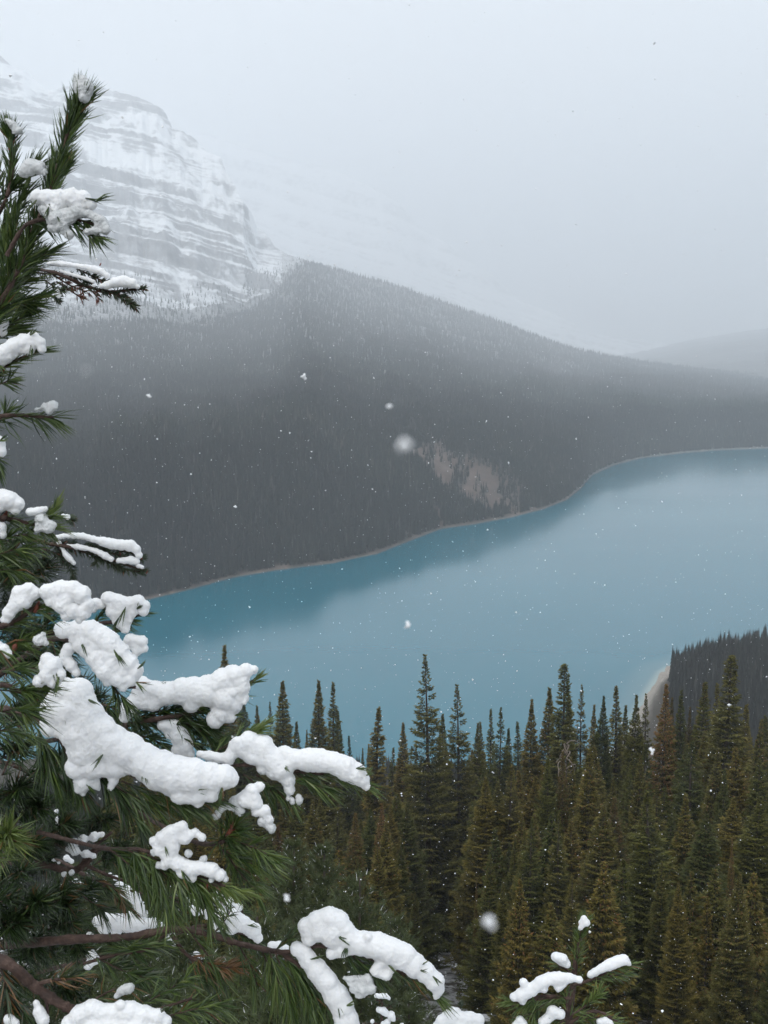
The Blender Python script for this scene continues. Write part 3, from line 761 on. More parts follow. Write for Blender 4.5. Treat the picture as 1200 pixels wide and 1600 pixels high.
# ------------------------------------------------------------------ bushy young pines between the spruces and the lookout
def bushy(seed, H, Rm):
    r = np.random.default_rng(seed)
    tr = Acc(); tube(tr, [(0, 0, 0), (.03, 0, H * .5), (0, .02, H)], [.07, .045, .012], 6)
    P, U = [], []
    z = H * .06
    while z < H * .99:
        f = z / H; env = Rm * (1 - f) ** .7 + .08
        for _ in range(int(r.integers(5, 8))):
            phi = r.uniform(0, 6.28); ln = env * r.uniform(.6, 1.1)
            n = max(4, int(ln / .05)); s = (np.arange(n) + r.uniform(0, 1, n)) / n
            el = .15 + .5 * f
            c = np.stack([math.cos(phi) * s * ln * math.cos(el), math.sin(phi) * s * ln * math.cos(el), z + s * ln * math.sin(el) + .25 * ln * s ** 2 - .12 * ln * s], -1)
            for b in range(3):
                off = np.stack([r.normal(0, .11, n), r.normal(0, .11, n), r.normal(0, .06, n)], -1) * (b > 0) * min(1, ln * 1.4)
                q = np.repeat(c + off, 7, 0)
                ax = np.array([math.cos(phi) * .6, math.sin(phi) * .6, .75])
                P.append(q); U.append(unit(ax + r.normal(0, .55, q.shape)))
        z += r.uniform(.16, .26)
    P, U = np.concatenate(P), np.concatenate(U); n = len(P)
    L = r.uniform(.07, .13, n)[:, None]; W = r.uniform(.004, .007, n)[:, None]
    S = unit(np.cross(U, r.normal(0, 1, (n, 3)))); Q = np.cross(U, S)
    v = np.stack([P + S * W, P - S * W * .6 + Q * W, P - S * W * .6 - Q * W, P + U * L], 1).reshape(-1, 3)
    i = np.arange(n)[:, None] * 4
    f = np.concatenate([i + np.array([[0, 1, 3]]), i + np.array([[1, 2, 3]]), i + np.array([[2, 0, 3]])])
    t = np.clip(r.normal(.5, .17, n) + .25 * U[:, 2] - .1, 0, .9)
    t = np.where(r.random(n) < .012, r.uniform(.955, 1, n), t)
    return tr.mesh('trunk', True), mesh('crown', v, f, {'tint': np.repeat(t, 4)})
BUSH = [bushy(41, 5.0, 1.35), bushy(42, 4.2, 1.5)]
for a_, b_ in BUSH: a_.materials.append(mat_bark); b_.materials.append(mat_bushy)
for px, py, d, k, lab in [
    (505, 1325, 21, 0, 'bushy grey green young pine below the long snowy branch'), (560, 1372, 19, 1, 'bushy young pine just above the big forked snow branch'),
    (458, 1318, 23, 0, 'narrow bushy pine between the needle tuft and the rusty spruces'), (612, 1432, 24, 1, 'small bushy pine left of the open snow patch'),
    (404, 1432, 13, 1, 'dark bushy pine behind the bare brown branch'), (330, 1500, 10, 0, 'dark bushy pine low behind the hanging needles'),
    (262, 1395, 16, 0, 'bushy pine seen between the bare branch and the large snow load'), (190, 1310, 17, 1, 'bushy pine seen in the gap beneath the largest snow load'),
    (120, 1360, 14, 0, 'shaded bushy pine behind the needle mass at lower left'), (432, 1530, 9, 1, 'bushy pine close below the hanging needles of the forked branch'),
    (640, 1560, 17, 0, 'bushy pine under the drooping tip of the forked snow branch'), (60, 1470, 12, 1, 'shaded bushy pine in the lower left corner'), (230, 1480, 11, 1, 'shaded bushy pine beneath the bare branches')]:
    a, e = (float(q) for q in az_el(px, py))
    g = float(slope_z(np.array(a), np.array(float(d)))[0]) - .2
    h = max(CAMZ + d * e - g, 1.5)
    t = thing('young_pine', lab, 'tree', (d * math.sin(a), d * math.cos(a), g), 'bushy pines below the lookout')
    s = h / (5.0, 4.2)[k]
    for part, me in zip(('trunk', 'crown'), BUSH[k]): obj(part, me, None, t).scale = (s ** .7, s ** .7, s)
    t.rotation_euler.z = random.uniform(0, 6.28)

# ------------------------------------------------------------------ needles and snow of the close trees
rn = np.random.default_rng(2024)
def needles(acc, pts, dens, length, spread=(22, 58), droop=.16, t0=0.0, r=.00100, snowy=0.0, tip=1.0, tint=.42, brown=.01, up=0.0):
    """needles all along the twig pts"""
    pts = np.asarray(pts, float)
    seg = np.linalg.norm(np.diff(pts, axis=0), axis=1).sum()
    n = max(6, int(seg * dens * (1 - t0) * .92))
    u = t0 + (1 - t0) * np.sort(rn.uniform(0, 1, n)) ** .85
    c = spline(pts, 60); T = unit(np.gradient(c, axis=0))
    k = u * 59; i = np.minimum(k.astype(int), 58); w = (k - i)[:, None]
    P = c[i] * (1 - w) + c[i + 1] * w; T = unit(T[i] * (1 - w) + T[i + 1] * w)
    ref = unit(rn.normal(0, 1, (n, 3))); N = unit(np.cross(T, ref))
    fas = (np.arange(n) // 3) * 3                                  # needles leave the twig in bundles
    N = unit(N[fas] + rn.normal(0, .16, (n, 3))); P = P[fas]; T = T[fas]
    th = np.radians(rn.uniform(*spread, n)[fas] + rn.normal(0, 5, n)) * (1.0 - .35 * u ** 3 * tip)
    D = T * np.cos(th)[:, None] + N * np.sin(th)[:, None]
    D[:, 2] += up
    if snowy:
        keep = ~((D[:, 2] - T[:, 2] * .6 > .12) & (rn.random(n) < snowy))
        P, T, D, u = P[keep], T[keep], D[keep], u[keep]; n = len(P)
    D = unit(D); L = (length * .9 * rn.uniform(.72, 1.12, n))[:, None]
    side = unit(np.cross(D, rn.normal(0, 1, (n, 3))))
    bend = side * rn.normal(0, .05, (n, 1)) * L
    dr = np.array([0, 0, -1.0]) * droop * L * rn.uniform(.4, 1.4, (n, 1))
    B = P + D * .0008; M_ = P + D * L * .5 + bend + dr * .28; E = P + D * L + dr
    Q = np.cross(D, side); rr = r * rn.uniform(.8, 1.2, (n, 1))
    ang = [0, 2.094, 4.189]
    ring = [side * math.cos(q) + Q * math.sin(q) for q in ang]
    v = np.stack([B + x * rr * .8 for x in ring] + [M_ + x * rr for x in ring] + [E], 1).reshape(-1, 3)
    b = np.arange(n)[:, None] * 7
    f = np.concatenate([b + np.array([q]) for q in ((0, 1, 4), (0, 4, 3), (1, 2, 5), (1, 5, 4), (2, 0, 3), (2, 3, 5), (3, 4, 6), (4, 5, 6), (5, 3, 6))])
    t = np.clip(rn.normal(tint, .17, n) + .1 * u, 0, .92)
    t = np.where(rn.random(n) < brown, rn.uniform(.96, 1, n), t)
    acc.add(v, f, np.repeat(t, 7))
tmp_scene = bpy.data.scenes.new('snow_shaping'); tmp_col = tmp_scene.collection
from mathutils import noise as mn, Vector
def snow_mesh(circles, depth, vox=2.0, lump=1.0, jitter=0.0, bridge=1.15):
    import bmesh
    bm = bmesh.new(); r = np.random.default_rng(int(sum(c[0] * 3 + c[1] for c in circles)) % 99991)
    def ball(p, rad):
        n0 = len(bm.verts)
        ret = bmesh.ops.create_icosphere(bm, subdivisions=2, radius=rad)
        for v in ret['verts']: v.co += Vector(p)
    full = [tuple(c) + (0,) * (4 - len(c)) for c in circles]
    for i, c in enumerate(list(full)):                        # bridge neighbouring lumps so that they read as one load
        for e in full[i + 1:i + 7]:
            g = math.hypot(c[0] - e[0], c[1] - e[1])
            if g < (c[2] + e[2]) * bridge: full.append(((c[0] + e[0]) / 2, (c[1] + e[1]) / 2, min(c[2], e[2]) * .97, (c[3] + e[3]) / 2))
    for c in full:
        x, y, q, off = c; dd = depth + off
        px = dd / F; q *= 1.13
        ball(near(x, y, dd + r.normal(0, jitter)), q * px)
        ball(near(x, y - q * .05, dd + q * px * .8), q * px * .97)
        if q > 9 and r.random() < .25:
            a = r.uniform(0, 6.28); e = r.uniform(.3, .75)
            ball(near(x + q * e * math.cos(a), y - q * e * math.sin(a), dd - q * px * r.uniform(.4, .62)), q * px * r.uniform(.3, .5))
            a = r.uniform(0, 6.28)
            ball(near(x + q * .9 * math.cos(a), y - q * .9 * math.sin(a), dd + q * px * r.uniform(-.3, .5)), q * px * r.uniform(.14, .24))
    me = bpy.data.meshes.new('snow'); bm.to_mesh(me); bm.free()
    o = bpy.data.objects.new('snow', me); tmp_col.objects.link(o)
    m = o.modifiers.new('a', 'REMESH'); m.mode = 'VOXEL'; m.voxel_size = vox * depth / F; m.use_smooth_shade = True
    m = o.modifiers.new('b', 'SMOOTH'); m.factor = .5; m.iterations = 11 if vox > 1.9 else 3
    vl = tmp_scene.view_layers[0]; vl.update()
    me2 = bpy.data.meshes.new_from_object(o.evaluated_get(vl.depsgraph))
    bpy.data.objects.remove(o); bpy.data.meshes.remove(me)
    n = len(me2.vertices); co = np.empty(n * 3, np.float32); me2.vertices.foreach_get('co', co); co = co.reshape(-1, 3)
    no = np.empty(n * 3, np.float32); me2.vertex_normals.foreach_get('vector', no); no = no.reshape(-1, 3)
    k = depth / F
    d = np.array([mn.noise(Vector(p) / (k * 30)) * 3.4 + mn.noise(Vector(p) / (k * 10)) * .6 + mn.noise(Vector(p) / (k * 4.2)) * 1.05 + mn.noise(Vector(p) / (k * 2.1)) * .95 for p in co.tolist()], np.float32)
    co += no * (d * k * lump)[:, None]
    me2.vertices.foreach_set('co', co.ravel()); me2.update()
    me2.name = 'snow'
    return me2
stats = {'n': 0, 's': 0}
class Tree:
    def __init__(self, root, bark, needle_mat): self.root, self.bark, self.nm = root, bark, needle_mat
    def branch(self, stems, shoots=(), snow=(), wet=(), depth=1.6, buds=(), name='branch', fir=False, label=None, vox=1.9, lump=1.0):
        """stems: ([(x, y[, depth])...], radius px at base, at tip); shoots: ([(x, y[, dz])...], kw); all in photo pixels at depth"""
        ac = Acc()
        P3 = lambda pts: np.array([near(p[0], p[1], depth + (p[2] if len(p) > 2 else 0)) for p in pts])
        for pts, r0, r1 in stems:
            c = spline(P3(pts), 8 * len(pts)); rr = np.linspace(r0, r1, len(c)) * depth / F
            rr = rr * (1 + .10 * rn.normal(0, 1, len(c)))
            tube(ac, c, rr, 8)
        an = Acc()
        for sh in shoots:
            pts, kw = sh[0], dict(sh[1]) if len(sh) > 1 else {}
            c = P3(pts)
            bare_stem = kw.pop('stem', 1.5)
            if bare_stem: tube(ac, spline(c, 10), np.linspace(bare_stem, bare_stem * .6, 10) * depth / F, 6)
            kw.setdefault('dens', 2600 if fir else 1250); kw.setdefault('length', .0155 if fir else .050)
            if fir: kw.setdefault('spread', (35, 75)); kw.setdefault('droop', .05); kw.setdefault('r', .0009)
            needles(an, c, **kw)
        if not fir:                                       # a few needle bundles stick out through the snow
            for q in snow:
                for x, y, rad in [c[:3] for c in q]:
                    if rad > 8.5 and rn.random() < .26:
                        a = rn.uniform(-.9, 2.2); e = rn.uniform(.2, .8)
                        p = near(x + rad * e * math.cos(a), y + rad * e * math.sin(a), depth - .012 - rad * depth / F * math.sqrt(1 - e * e) * .9)
                        g = near(x + rad * 2 * math.cos(a), y + rad * 2 * math.sin(a), depth - .012 - rad * depth / F * 1.1)
                        needles(an, np.array([p, p + unit(g - p) * .006]), 500, rn.uniform(.018, .034), spread=(4, 30), droop=.15, tint=.4)
        b = obj(name, ac.mesh(name, True), self.bark, self.root)
        if label: b['label'] = label
        b.matrix_parent_inverse = self.root_inv()
        if an.n:
            o = obj('needles', an.mesh('needles'), self.nm, b); o['kind'] = 'stuff'; stats['n'] += len(o.data.polygons)
        for q in snow:
            o = obj('snow', snow_mesh(q, depth - .012, vox, lump, 0, 2.0 if fir else 1.15), mat_snow, b); stats['s'] += len(o.data.polygons)
        for q in wet:
            o = obj('snow', snow_mesh(q, depth - .012, vox, 1.5, 0, 1.7), mat_wet, b); o['label'] = 'wet icy snow'; stats['s'] += len(o.data.polygons)
        for x, y, q in buds:
            ab = Acc(); tube(ab, [near(x - q * .5, y + q, depth), near(x, y, depth), near(x + q * .4, y - q, depth)], np.array([.5, .8, .2]) * q * .6 * depth / F, 7)
            obj('bud', ab.mesh('bud', True), mat_bud, b)
        return b
    def root_inv(self):
        from mathutils import Matrix
        return Matrix.Translation(self.root.location).inverted()
def ln(*p): return list(p)
UPK = dict(length=.052, dens=1500, spread=(14, 40), droop=.03)
# ---- the close pine
pine_base = near(-120, 800, 2.05); gz = float(slope_z(np.array(math.atan2(pine_base[0], pine_base[1])), np.array(float(np.hypot(pine_base[0], pine_base[1]))))[0])
proot = thing('pine_tree', 'close long needled pine with heavy snow loads, filling the left side', 'tree', (pine_base[0], pine_base[1], gz - .1))
pine = Tree(proot, mat_twig, mat_needle)
ac = Acc(); tp = np.array([(pine_base[0] + .03 * math.sin(z_ * 2), pine_base[1], gz - .1 + z_) for z_ in np.linspace(0, 3.6, 14)])
tube(ac, tp, np.linspace(.075, .022, 14), 12); o = obj('trunk', ac.mesh('trunk', True), mat_twig, proot); o.matrix_parent_inverse = pine.root_inv()

# leading shoots at upper left
pine.branch([([(-120, 690, .5), (-40, 560, .1), (0, 478), (28, 420), (48, 370), (70, 312), (88, 262)], 7, 3)],
    [([(-20, 520), (0, 478), (28, 420), (48, 370)], dict(UPK, dens=1700, spread=(18, 48))), ([(40, 385), (70, 312), (88, 262)], dict(UPK, dens=1700)),
     ([(28, 420), (44, 380), (60, 352)], UPK), ([(8, 462), (18, 400), (22, 350)], UPK), ([(-5, 500), (5, 430), (8, 372)], UPK)],
    depth=1.5)
pine.branch([([(60, 345), (82, 285), (98, 232), (112, 190), (121, 172)], 3.5, 2.5)],
    [([(78, 300), (98, 232), (112, 190)], dict(UPK, dens=1900, spread=(12, 36), length=.054)), ([(108, 205), (121, 172), (126, 160)], dict(dens=5200, length=.050, spread=(8, 40), droop=0.0, tip=.2)),
     ([(70, 330), (84, 290), (98, 262)], UPK)],
    wet=[[(117, 120, 5), (128, 127, 8), (126, 140, 10), (137, 138, 8), (120, 132, 7), (130, 152, 7)], [(62, 262, 9), (48, 258, 8), (36, 270, 7), (70, 268, 6)]],
    buds=[(121, 170, 9), (115, 180, 7)], depth=1.47)
pine.branch([([(-60, 420, .2), (0, 330), (16, 285), (18, 240), (16, 222)], 4, 2.5)],
    [([(2, 330), (16, 285), (18, 240)], dict(UPK, length=.045)), ([(18, 250), (17, 222), (16, 214)], dict(dens=4200, length=.040, spread=(8, 38), droop=0, tip=.2)),
     ([(-20, 350), (-6, 300), (-12, 255)], UPK), ([(10, 300), (38, 278), (52, 262)], UPK), ([(-10, 380), (16, 340), (40, 300)], UPK)],
    wet=[[(20, 195, 8), (12, 190, 5), (28, 204, 6), (23, 206, 6)]], buds=[(18, 228, 7)], depth=1.52)
pine.branch([([(10, 400), (40, 352), (78, 342), (112, 342), (148, 350)], 3.5, 2)],
    [([(40, 352), (78, 342), (112, 342), (140, 348)], dict(length=.040, droop=.45, snowy=.9, spread=(20, 60))), ([(96, 342), (118, 328), (128, 320)], dict(length=.03)), ([(112, 350), (138, 366), (150, 372)], dict(length=.036, droop=.2))],
    snow=[[(60, 308, 10), (76, 312, 14), (95, 308, 12), (112, 308, 14), (128, 310, 12), (142, 320, 9), (84, 326, 12), (122, 322, 10)]],
    wet=[[(70, 328, 10), (88, 340, 13), (98, 352, 10), (84, 356, 7), (120, 330, 10), (140, 334, 8), (155, 345, 9), (164, 358, 7), (150, 360, 6), (108, 366, 6), (136, 362, 5)]], depth=1.46)
pine.branch([([(-60, 480, .2), (5, 440), (40, 415), (70, 398)], 3.5, 2)],
    [([(5, 440), (40, 415), (72, 396)], dict(UPK, droop=.08)), ([(0, 470), (36, 470), (62, 464)], UPK), ([(-20, 520), (14, 508), (34, 496)], UPK), ([(-20, 450), (10, 452), (36, 440)], UPK), ([(-10, 500), (20, 480), (40, 478)], UPK), ([(-30, 540), (0, 520), (22, 515)], UPK)],
    snow=[[(1, 505, 11), (3, 518, 8), (-2, 491, 8), (-8, 508, 12)]], depth=1.55)
pine.branch([([(-90, 640, .3), (-20, 590), (12, 570), (42, 556), (60, 546)], 4, 2)],
    [([(-20, 590), (12, 570), (42, 556), (58, 548)], dict(length=.044, droop=.1, snowy=.95, spread=(14, 45), tint=.6)), ([(-20, 605), (6, 598), (16, 592)], dict(length=.03))],
    snow=[[(-6, 562, 12), (8, 553, 13), (22, 543, 13), (38, 534, 12), (52, 528, 9), (62, 535, 8), (66, 546, 6), (44, 545, 9)]], buds=[(6, 577, 6)], depth=1.5)
pine.branch([([(-90, 690, .3), (-20, 655), (30, 649), (62, 651), (84, 652)], 4, 2)],
    [([(-30, 658), (30, 649), (62, 651), (84, 652)], dict(length=.050, droop=.22, spread=(16, 50), snowy=.5, dens=1000)), ([(-25, 672), (2, 655), (10, 645)], dict(length=.04, droop=.1))],
    wet=[[(58, 640, 4), (70, 636, 6), (82, 634, 6), (76, 640, 6)]], depth=1.55)
pine.branch([([(-60, 730, .2), (-10, 715), (2, 708)], 3, 2)], [([(-40, 725), (-8, 715), (0, 740)], dict(length=.03, snowy=.7))], snow=[[(-4, 692, 9), (1, 707, 8), (-8, 702, 10)]], depth=1.5)
pine.branch([([(-90, 870, .2), (-10, 815), (20, 812), (50, 818), (78, 812)], 5, 2)],
    [([(-20, 816), (20, 812), (50, 818), (76, 806)], dict(length=.042, droop=.2, snowy=.6, tint=.55)), ([(40, 820), (66, 822), (84, 826)], dict(length=.034, droop=.25, tint=.6)), ([(70, 815), (82, 800), (88, 788)], dict(length=.030, spread=(6, 22), droop=0, tint=.8)),
     ([(-20, 850), (20, 838), (50, 835)], dict(length=.045, droop=.3)), ([(-30, 880), (10, 862), (44, 856)], dict(length=.045, droop=.3)), ([(-30, 900), (0, 890), (30, 892)], dict(length=.045, droop=.3))],
    snow=[[(14, 782, 15), (27, 787, 10), (7, 774, 10), (24, 797, 8), (2, 790, 10), (-8, 782, 12)], [(47, 800, 6), (60, 798, 6), (71, 795, 5)], [(0, 825, 8), (3, 836, 6), (-8, 830, 9)]],
    wet=[[(65, 812, 9), (74, 826, 8), (58, 828, 7), (82, 820, 5)]], buds=[(8, 806, 9)], depth=1.5)

# the pile of loaded branches at mid left
pine.branch([([(-90, 1040, .2), (-10, 985), (22, 972), (52, 950), (62, 944)], 5, 3)],
    [([(-20, 992), (22, 972), (52, 952), (66, 944)], dict(length=.046, droop=.3, snowy=.9, spread=(18, 55), tint=.5)), ([(0, 1010), (26, 1004), (52, 1000)], dict(length=.042, droop=.3, tint=.5)), ([(-20, 1030), (10, 1020), (30, 1004)], dict(length=.042, droop=.3))],
    snow=[[(28, 926, 11), (44, 922, 11), (25, 944, 11), (14, 958, 10), (37, 938, 12), (9, 968, 7), (54, 927, 9)], [(75, 925, 13), (94, 922, 14), (114, 921, 13), (128, 929, 13), (137, 944, 9), (131, 959, 10), (114, 955, 12), (124, 969, 6), (98, 944, 13), (80, 938, 10), (104, 962, 8)]],
    buds=[(58, 948, 9), (24, 1010, 10)], depth=1.34)
pine.branch([([(-60, 1090, .1), (0, 1070), (30, 1080), (62, 1076)], 4, 3)],
    [([(-30, 1075), (30, 1080), (64, 1074)], dict(length=.046, droop=.2, tint=.5, dens=1500)), ([(0, 1050), (30, 1046), (58, 1044)], dict(length=.04, droop=.3)), ([(-20, 1120), (20, 1108), (44, 1112)], dict(length=.05, droop=.35)), ([(-20, 1150), (10, 1140), (30, 1150)], dict(length=.05, droop=.35))],
    snow=[[(74, 1030, 10), (84, 1040, 13), (94, 1054, 10), (75, 1054, 13), (60, 1064, 9), (85, 1064, 10), (68, 1040, 8)], [(5, 1015, 8), (12, 1022, 6), (-6, 1012, 10)]],
    wet=[[(60, 1000, 8), (68, 992, 6), (72, 1004, 6)]], buds=[(62, 1072, 7)], depth=1.3)
pine.branch([([(-60, 1100, .5), (60, 1010, .2), (110, 1000), (150, 1030), (190, 1068), (212, 1074)], 6, 3)],
    [([(150, 1030), (180, 1075), (196, 1095)], dict(length=.045, snowy=.9, droop=.2, tint=.25)), ([(100, 1010), (112, 1048), (140, 1085)], dict(length=.035, tint=.25, droop=.1)), ([(80, 1000), (96, 1045), (118, 1080)], dict(length=.035, tint=.2))],
    snow=[[(100, 984, 13), (120, 985, 15), (140, 986, 16), (156, 996, 17), (171, 1006, 17), (186, 1021, 17), (200, 1036, 15), (211, 1049, 11), (204, 1060, 11), (186, 1060, 14), (166, 1046, 17), (150, 1026, 17), (130, 1005, 15), (192, 1072, 8), (168, 1064, 9)],
          [(100, 1028, 8), (112, 1040, 8), (120, 1052, 6), (108, 1012, 8)]], depth=1.58)
pine.branch([([(-60, 1060, .6), (80, 990, .2), (150, 975), (190, 970), (225, 958)], 5, 2)],
    [([(150, 975), (190, 972), (222, 958)], dict(length=.042, snowy=.95, droop=.25, spread=(12, 45))), ([(145, 980), (160, 955), (164, 945)], dict(length=.038, spread=(10, 40))), ([(160, 1000), (180, 985), (190, 970)], dict(length=.040, spread=(10, 40)))],
    snow=[[(170, 935, 10), (185, 940, 11), (200, 943, 11), (215, 940, 10), (227, 946, 7), (224, 955, 7), (190, 957, 11), (176, 955, 10), (205, 957, 9), (186, 972, 8), (196, 984, 6), (199, 969, 8)], [(150, 942, 6), (146, 953, 5), (158, 945, 6)],
          [(204, 1000, 10), (220, 1003, 9), (214, 1016, 8), (225, 1014, 6), (209, 1027, 5), (194, 1008, 7)]], depth=1.85)
# the largest snow load, sloping down to the right
pine.branch([([(-100, 1120, .3), (10, 1110, .1), (70, 1130), (140, 1175), (220, 1215), (300, 1235), (352, 1238)], 8, 3)],
    [([(60, 1150), (96, 1190), (120, 1230)], dict(length=.056, snowy=.9, droop=.25, spread=(10, 38), tint=.3)), ([(60, 1140), (72, 1180), (86, 1215)], dict(length=.056, droop=.3, spread=(10, 35), tint=.35)), ([(90, 1150), (112, 1200), (128, 1238)], dict(length=.05, droop=.2, spread=(10, 35), tint=.25)),
     ([(150, 1210), (200, 1240), (250, 1262)], dict(length=.054, snowy=.95, droop=.35, spread=(14, 45), tint=.35)), ([(190, 1220), (250, 1248), (300, 1262)], dict(length=.052, snowy=.95, droop=.35, spread=(14, 45), tint=.35)),
     ([(160, 1205), (186, 1245), (220, 1290)], dict(length=.05, droop=.25, spread=(10, 40), tint=.3)), ([(240, 1230), (300, 1252), (350, 1250)], dict(length=.042, snowy=.95, droop=.35, tint=.4))],
    snow=[[(100, 1080, 20), (120, 1085, 23), (86, 1108, 20), (110, 1112, 28), (136, 1120, 27), (78, 1134, 15), (122, 1145, 27), (150, 1146, 27), (132, 1170, 26), (170, 1165, 27), (200, 1175, 27), (120, 1198, 17), (131, 1222, 9), (150, 1194, 21), (185, 1195, 19), (178, 1219, 8), (173, 1231, 6), (225, 1190, 27), (250, 1205, 27), (275, 1210, 28), (300, 1214, 27), (326, 1215, 22), (350, 1215, 18), (360, 1218, 13), (282, 1238, 17), (306, 1238, 17), (330, 1238, 13), (240, 1220, 13), (310, 1254, 7), (222, 1212, 10), (262, 1232, 10)]],
    wet=[[(122, 1218, 6), (126, 1232, 6), (130, 1240, 4), (152, 1216, 5), (156, 1248, 4), (154, 1232, 5), (140, 1225, 6)]], depth=1.5, vox=2.1)
pine.branch([([(-60, 1180, .9), (120, 1150, .3), (220, 1128), (300, 1112), (362, 1082), (396, 1064)], 5, 2.5)],
    [([(200, 1130), (260, 1128), (320, 1130)], dict(length=.052, snowy=.9, droop=.3, tint=.25)), ([(250, 1125), (300, 1118), (362, 1090)], dict(length=.050, snowy=.9, droop=.35, tint=.3)), ([(290, 1130), (330, 1150), (360, 1170)], dict(length=.05, droop=.25, tint=.3)), ([(280, 1150), (310, 1165), (340, 1160)], dict(length=.05, droop=.2, tint=.3)),
     ([(372, 1085), (392, 1068), (400, 1062)], dict(length=.034, spread=(6, 40), droop=.08, tint=.7)), ([(190, 1150), (230, 1152), (262, 1168)], dict(length=.045, droop=.2, tint=.35)), ([(205, 1125), (226, 1095), (240, 1078)], dict(length=.046, spread=(8, 30), dens=500, tint=.2)), ([(160, 1100), (190, 1112), (225, 1124)], dict(length=.05, dens=1800, droop=.2, tint=.2)), ([(215, 1124), (262, 1112), (310, 1104)], dict(length=.052, dens=2400, droop=.35, tint=.25)), ([(240, 1110), (290, 1130), (330, 1138)], dict(length=.05, dens=2000, droop=.3, tint=.25))],
    snow=[[(222, 1072, 13), (240, 1080, 15), (214, 1094, 13), (200, 1108, 12), (194, 1120, 8), (260, 1085, 17), (240, 1098, 13), (285, 1080, 19), (305, 1080, 21), (325, 1082, 21), (300, 1098, 14), (345, 1066, 19), (365, 1055, 15), (384, 1048, 10), (397, 1046, 6), (375, 1075, 15), (350, 1090, 21), (345, 1112, 15), (365, 1100, 13), (335, 1124, 13), (360, 1120, 9), (380, 1090, 9)], [(257, 1131, 10), (271, 1134, 11), (280, 1150, 13), (290, 1165, 12), (297, 1178, 8), (280, 1170, 9), (265, 1148, 7)]], depth=1.78)
pine.branch([([(200, 1190, .5), (300, 1200, .1), (360, 1196), (420, 1196), (470, 1206), (530, 1212), (568, 1224)], 4, 2)],
    [([(460, 1204), (520, 1210), (566, 1224)], dict(length=.052, snowy=1.0, droop=.12, spread=(8, 34), tint=.5)), ([(458, 1206), (480, 1220), (506, 1232)], dict(length=.05, droop=.15, spread=(8, 30), tint=.5)), ([(400, 1210), (430, 1232), (448, 1246)], dict(length=.048, snowy=.9, droop=.25, tint=.4)), ([(380, 1210), (410, 1230), (440, 1240)], dict(length=.044, droop=.3, tint=.4)),
     ([(350, 1170), (388, 1148), (406, 1138)], dict(length=.042, spread=(6, 38), droop=.05, tint=.72)), ([(330, 1180), (360, 1160), (388, 1146)], dict(length=.045, tint=.5))],
    snow=[[(312, 1178, 6), (326, 1180, 8), (340, 1184, 8), (356, 1184, 10), (372, 1165, 13), (390, 1160, 16), (410, 1168, 17), (395, 1180, 15), (425, 1186, 17), (440, 1200, 17), (430, 1205, 13), (450, 1218, 11), (452, 1234, 8), (450, 1248, 4), (445, 1178, 13), (460, 1184, 15), (480, 1187, 17), (500, 1189, 17), (520, 1192, 17), (540, 1200, 17), (556, 1208, 15), (566, 1218, 11), (572, 1229, 7), (410, 1200, 9)]],
    wet=[[(456, 1254, 3), (454, 1246, 3), (467, 1244, 2.5), (468, 1252, 3)]], depth=1.6, vox=2.1)
R_ = dict(length=.056, dens=1500, droop=.12, spread=(30, 80), tint=.4)
pine.branch([([(200, 1260, .4), (290, 1310, .1), (340, 1318), (362, 1300)], 4, 3)],
    [([(340, 1316), (356, 1304), (366, 1292)], dict(R_, dens=5200, spread=(25, 100), snowy=.3)), ([(345, 1325), (380, 1345), (412, 1352)], dict(length=.052, droop=.15, tint=.5, dens=1500)), ([(360, 1310), (400, 1326), (424, 1340)], dict(length=.046, droop=.12, tint=.6)), ([(350, 1330), (380, 1370), (400, 1390)], dict(length=.05, droop=.2, tint=.5))],
    snow=[[(394, 1236, 10), (405, 1229, 7), (381, 1250, 11), (398, 1254, 10), (414, 1268, 8), (420, 1281, 7), (400, 1269, 7)]],
    wet=[[(366, 1254, 8), (350, 1262, 7), (338, 1275, 6), (410, 1284, 8), (424, 1294, 5), (376, 1268, 7)]], buds=[(362, 1296, 14), (370, 1304, 9)], depth=1.52)
pine.branch([([(60, 1300, .3), (160, 1325, .1), (230, 1330), (300, 1365), (352, 1385)], 4, 2.5)],
    [([(170, 1326), (200, 1350), (230, 1385)], dict(length=.054, droop=.35, tint=.45)), ([(200, 1328), (240, 1350), (280, 1390)], dict(length=.054, droop=.4, tint=.5)), ([(230, 1335), (280, 1362), (330, 1395)], dict(length=.052, droop=.4, snowy=.8, tint=.5)), ([(260, 1350), (320, 1378), (360, 1386)], dict(length=.046, droop=.35, snowy=.8, tint=.6)),
     ([(330, 1382), (360, 1390), (384, 1392)], dict(length=.034, spread=(6, 34), tint=.9, dens=1800)), ([(230, 1330), (252, 1390), (262, 1430)], dict(length=.05, droop=.3, tint=.5)), ([(300, 1370), (320, 1410), (330, 1430)], dict(length=.05, droop=.3, tint=.5))],
    snow=[[(285, 1292, 10), (270, 1300, 11), (255, 1310, 11), (240, 1315, 7), (250, 1328, 9), (268, 1322, 11), (290, 1308, 9), (305, 1300, 7), (315, 1308, 6), (266, 1342, 11), (280, 1350, 12), (298, 1357, 12), (315, 1355, 11), (330, 1360, 11), (344, 1368, 8), (300, 1371, 7), (285, 1364, 9), (258, 1350, 7)]],
    wet=[[(295, 1334, 6), (318, 1342, 7), (240, 1332, 5), (248, 1352, 4), (330, 1374, 5), (352, 1374, 4)]], buds=[(322, 1388, 7)], depth=1.48)
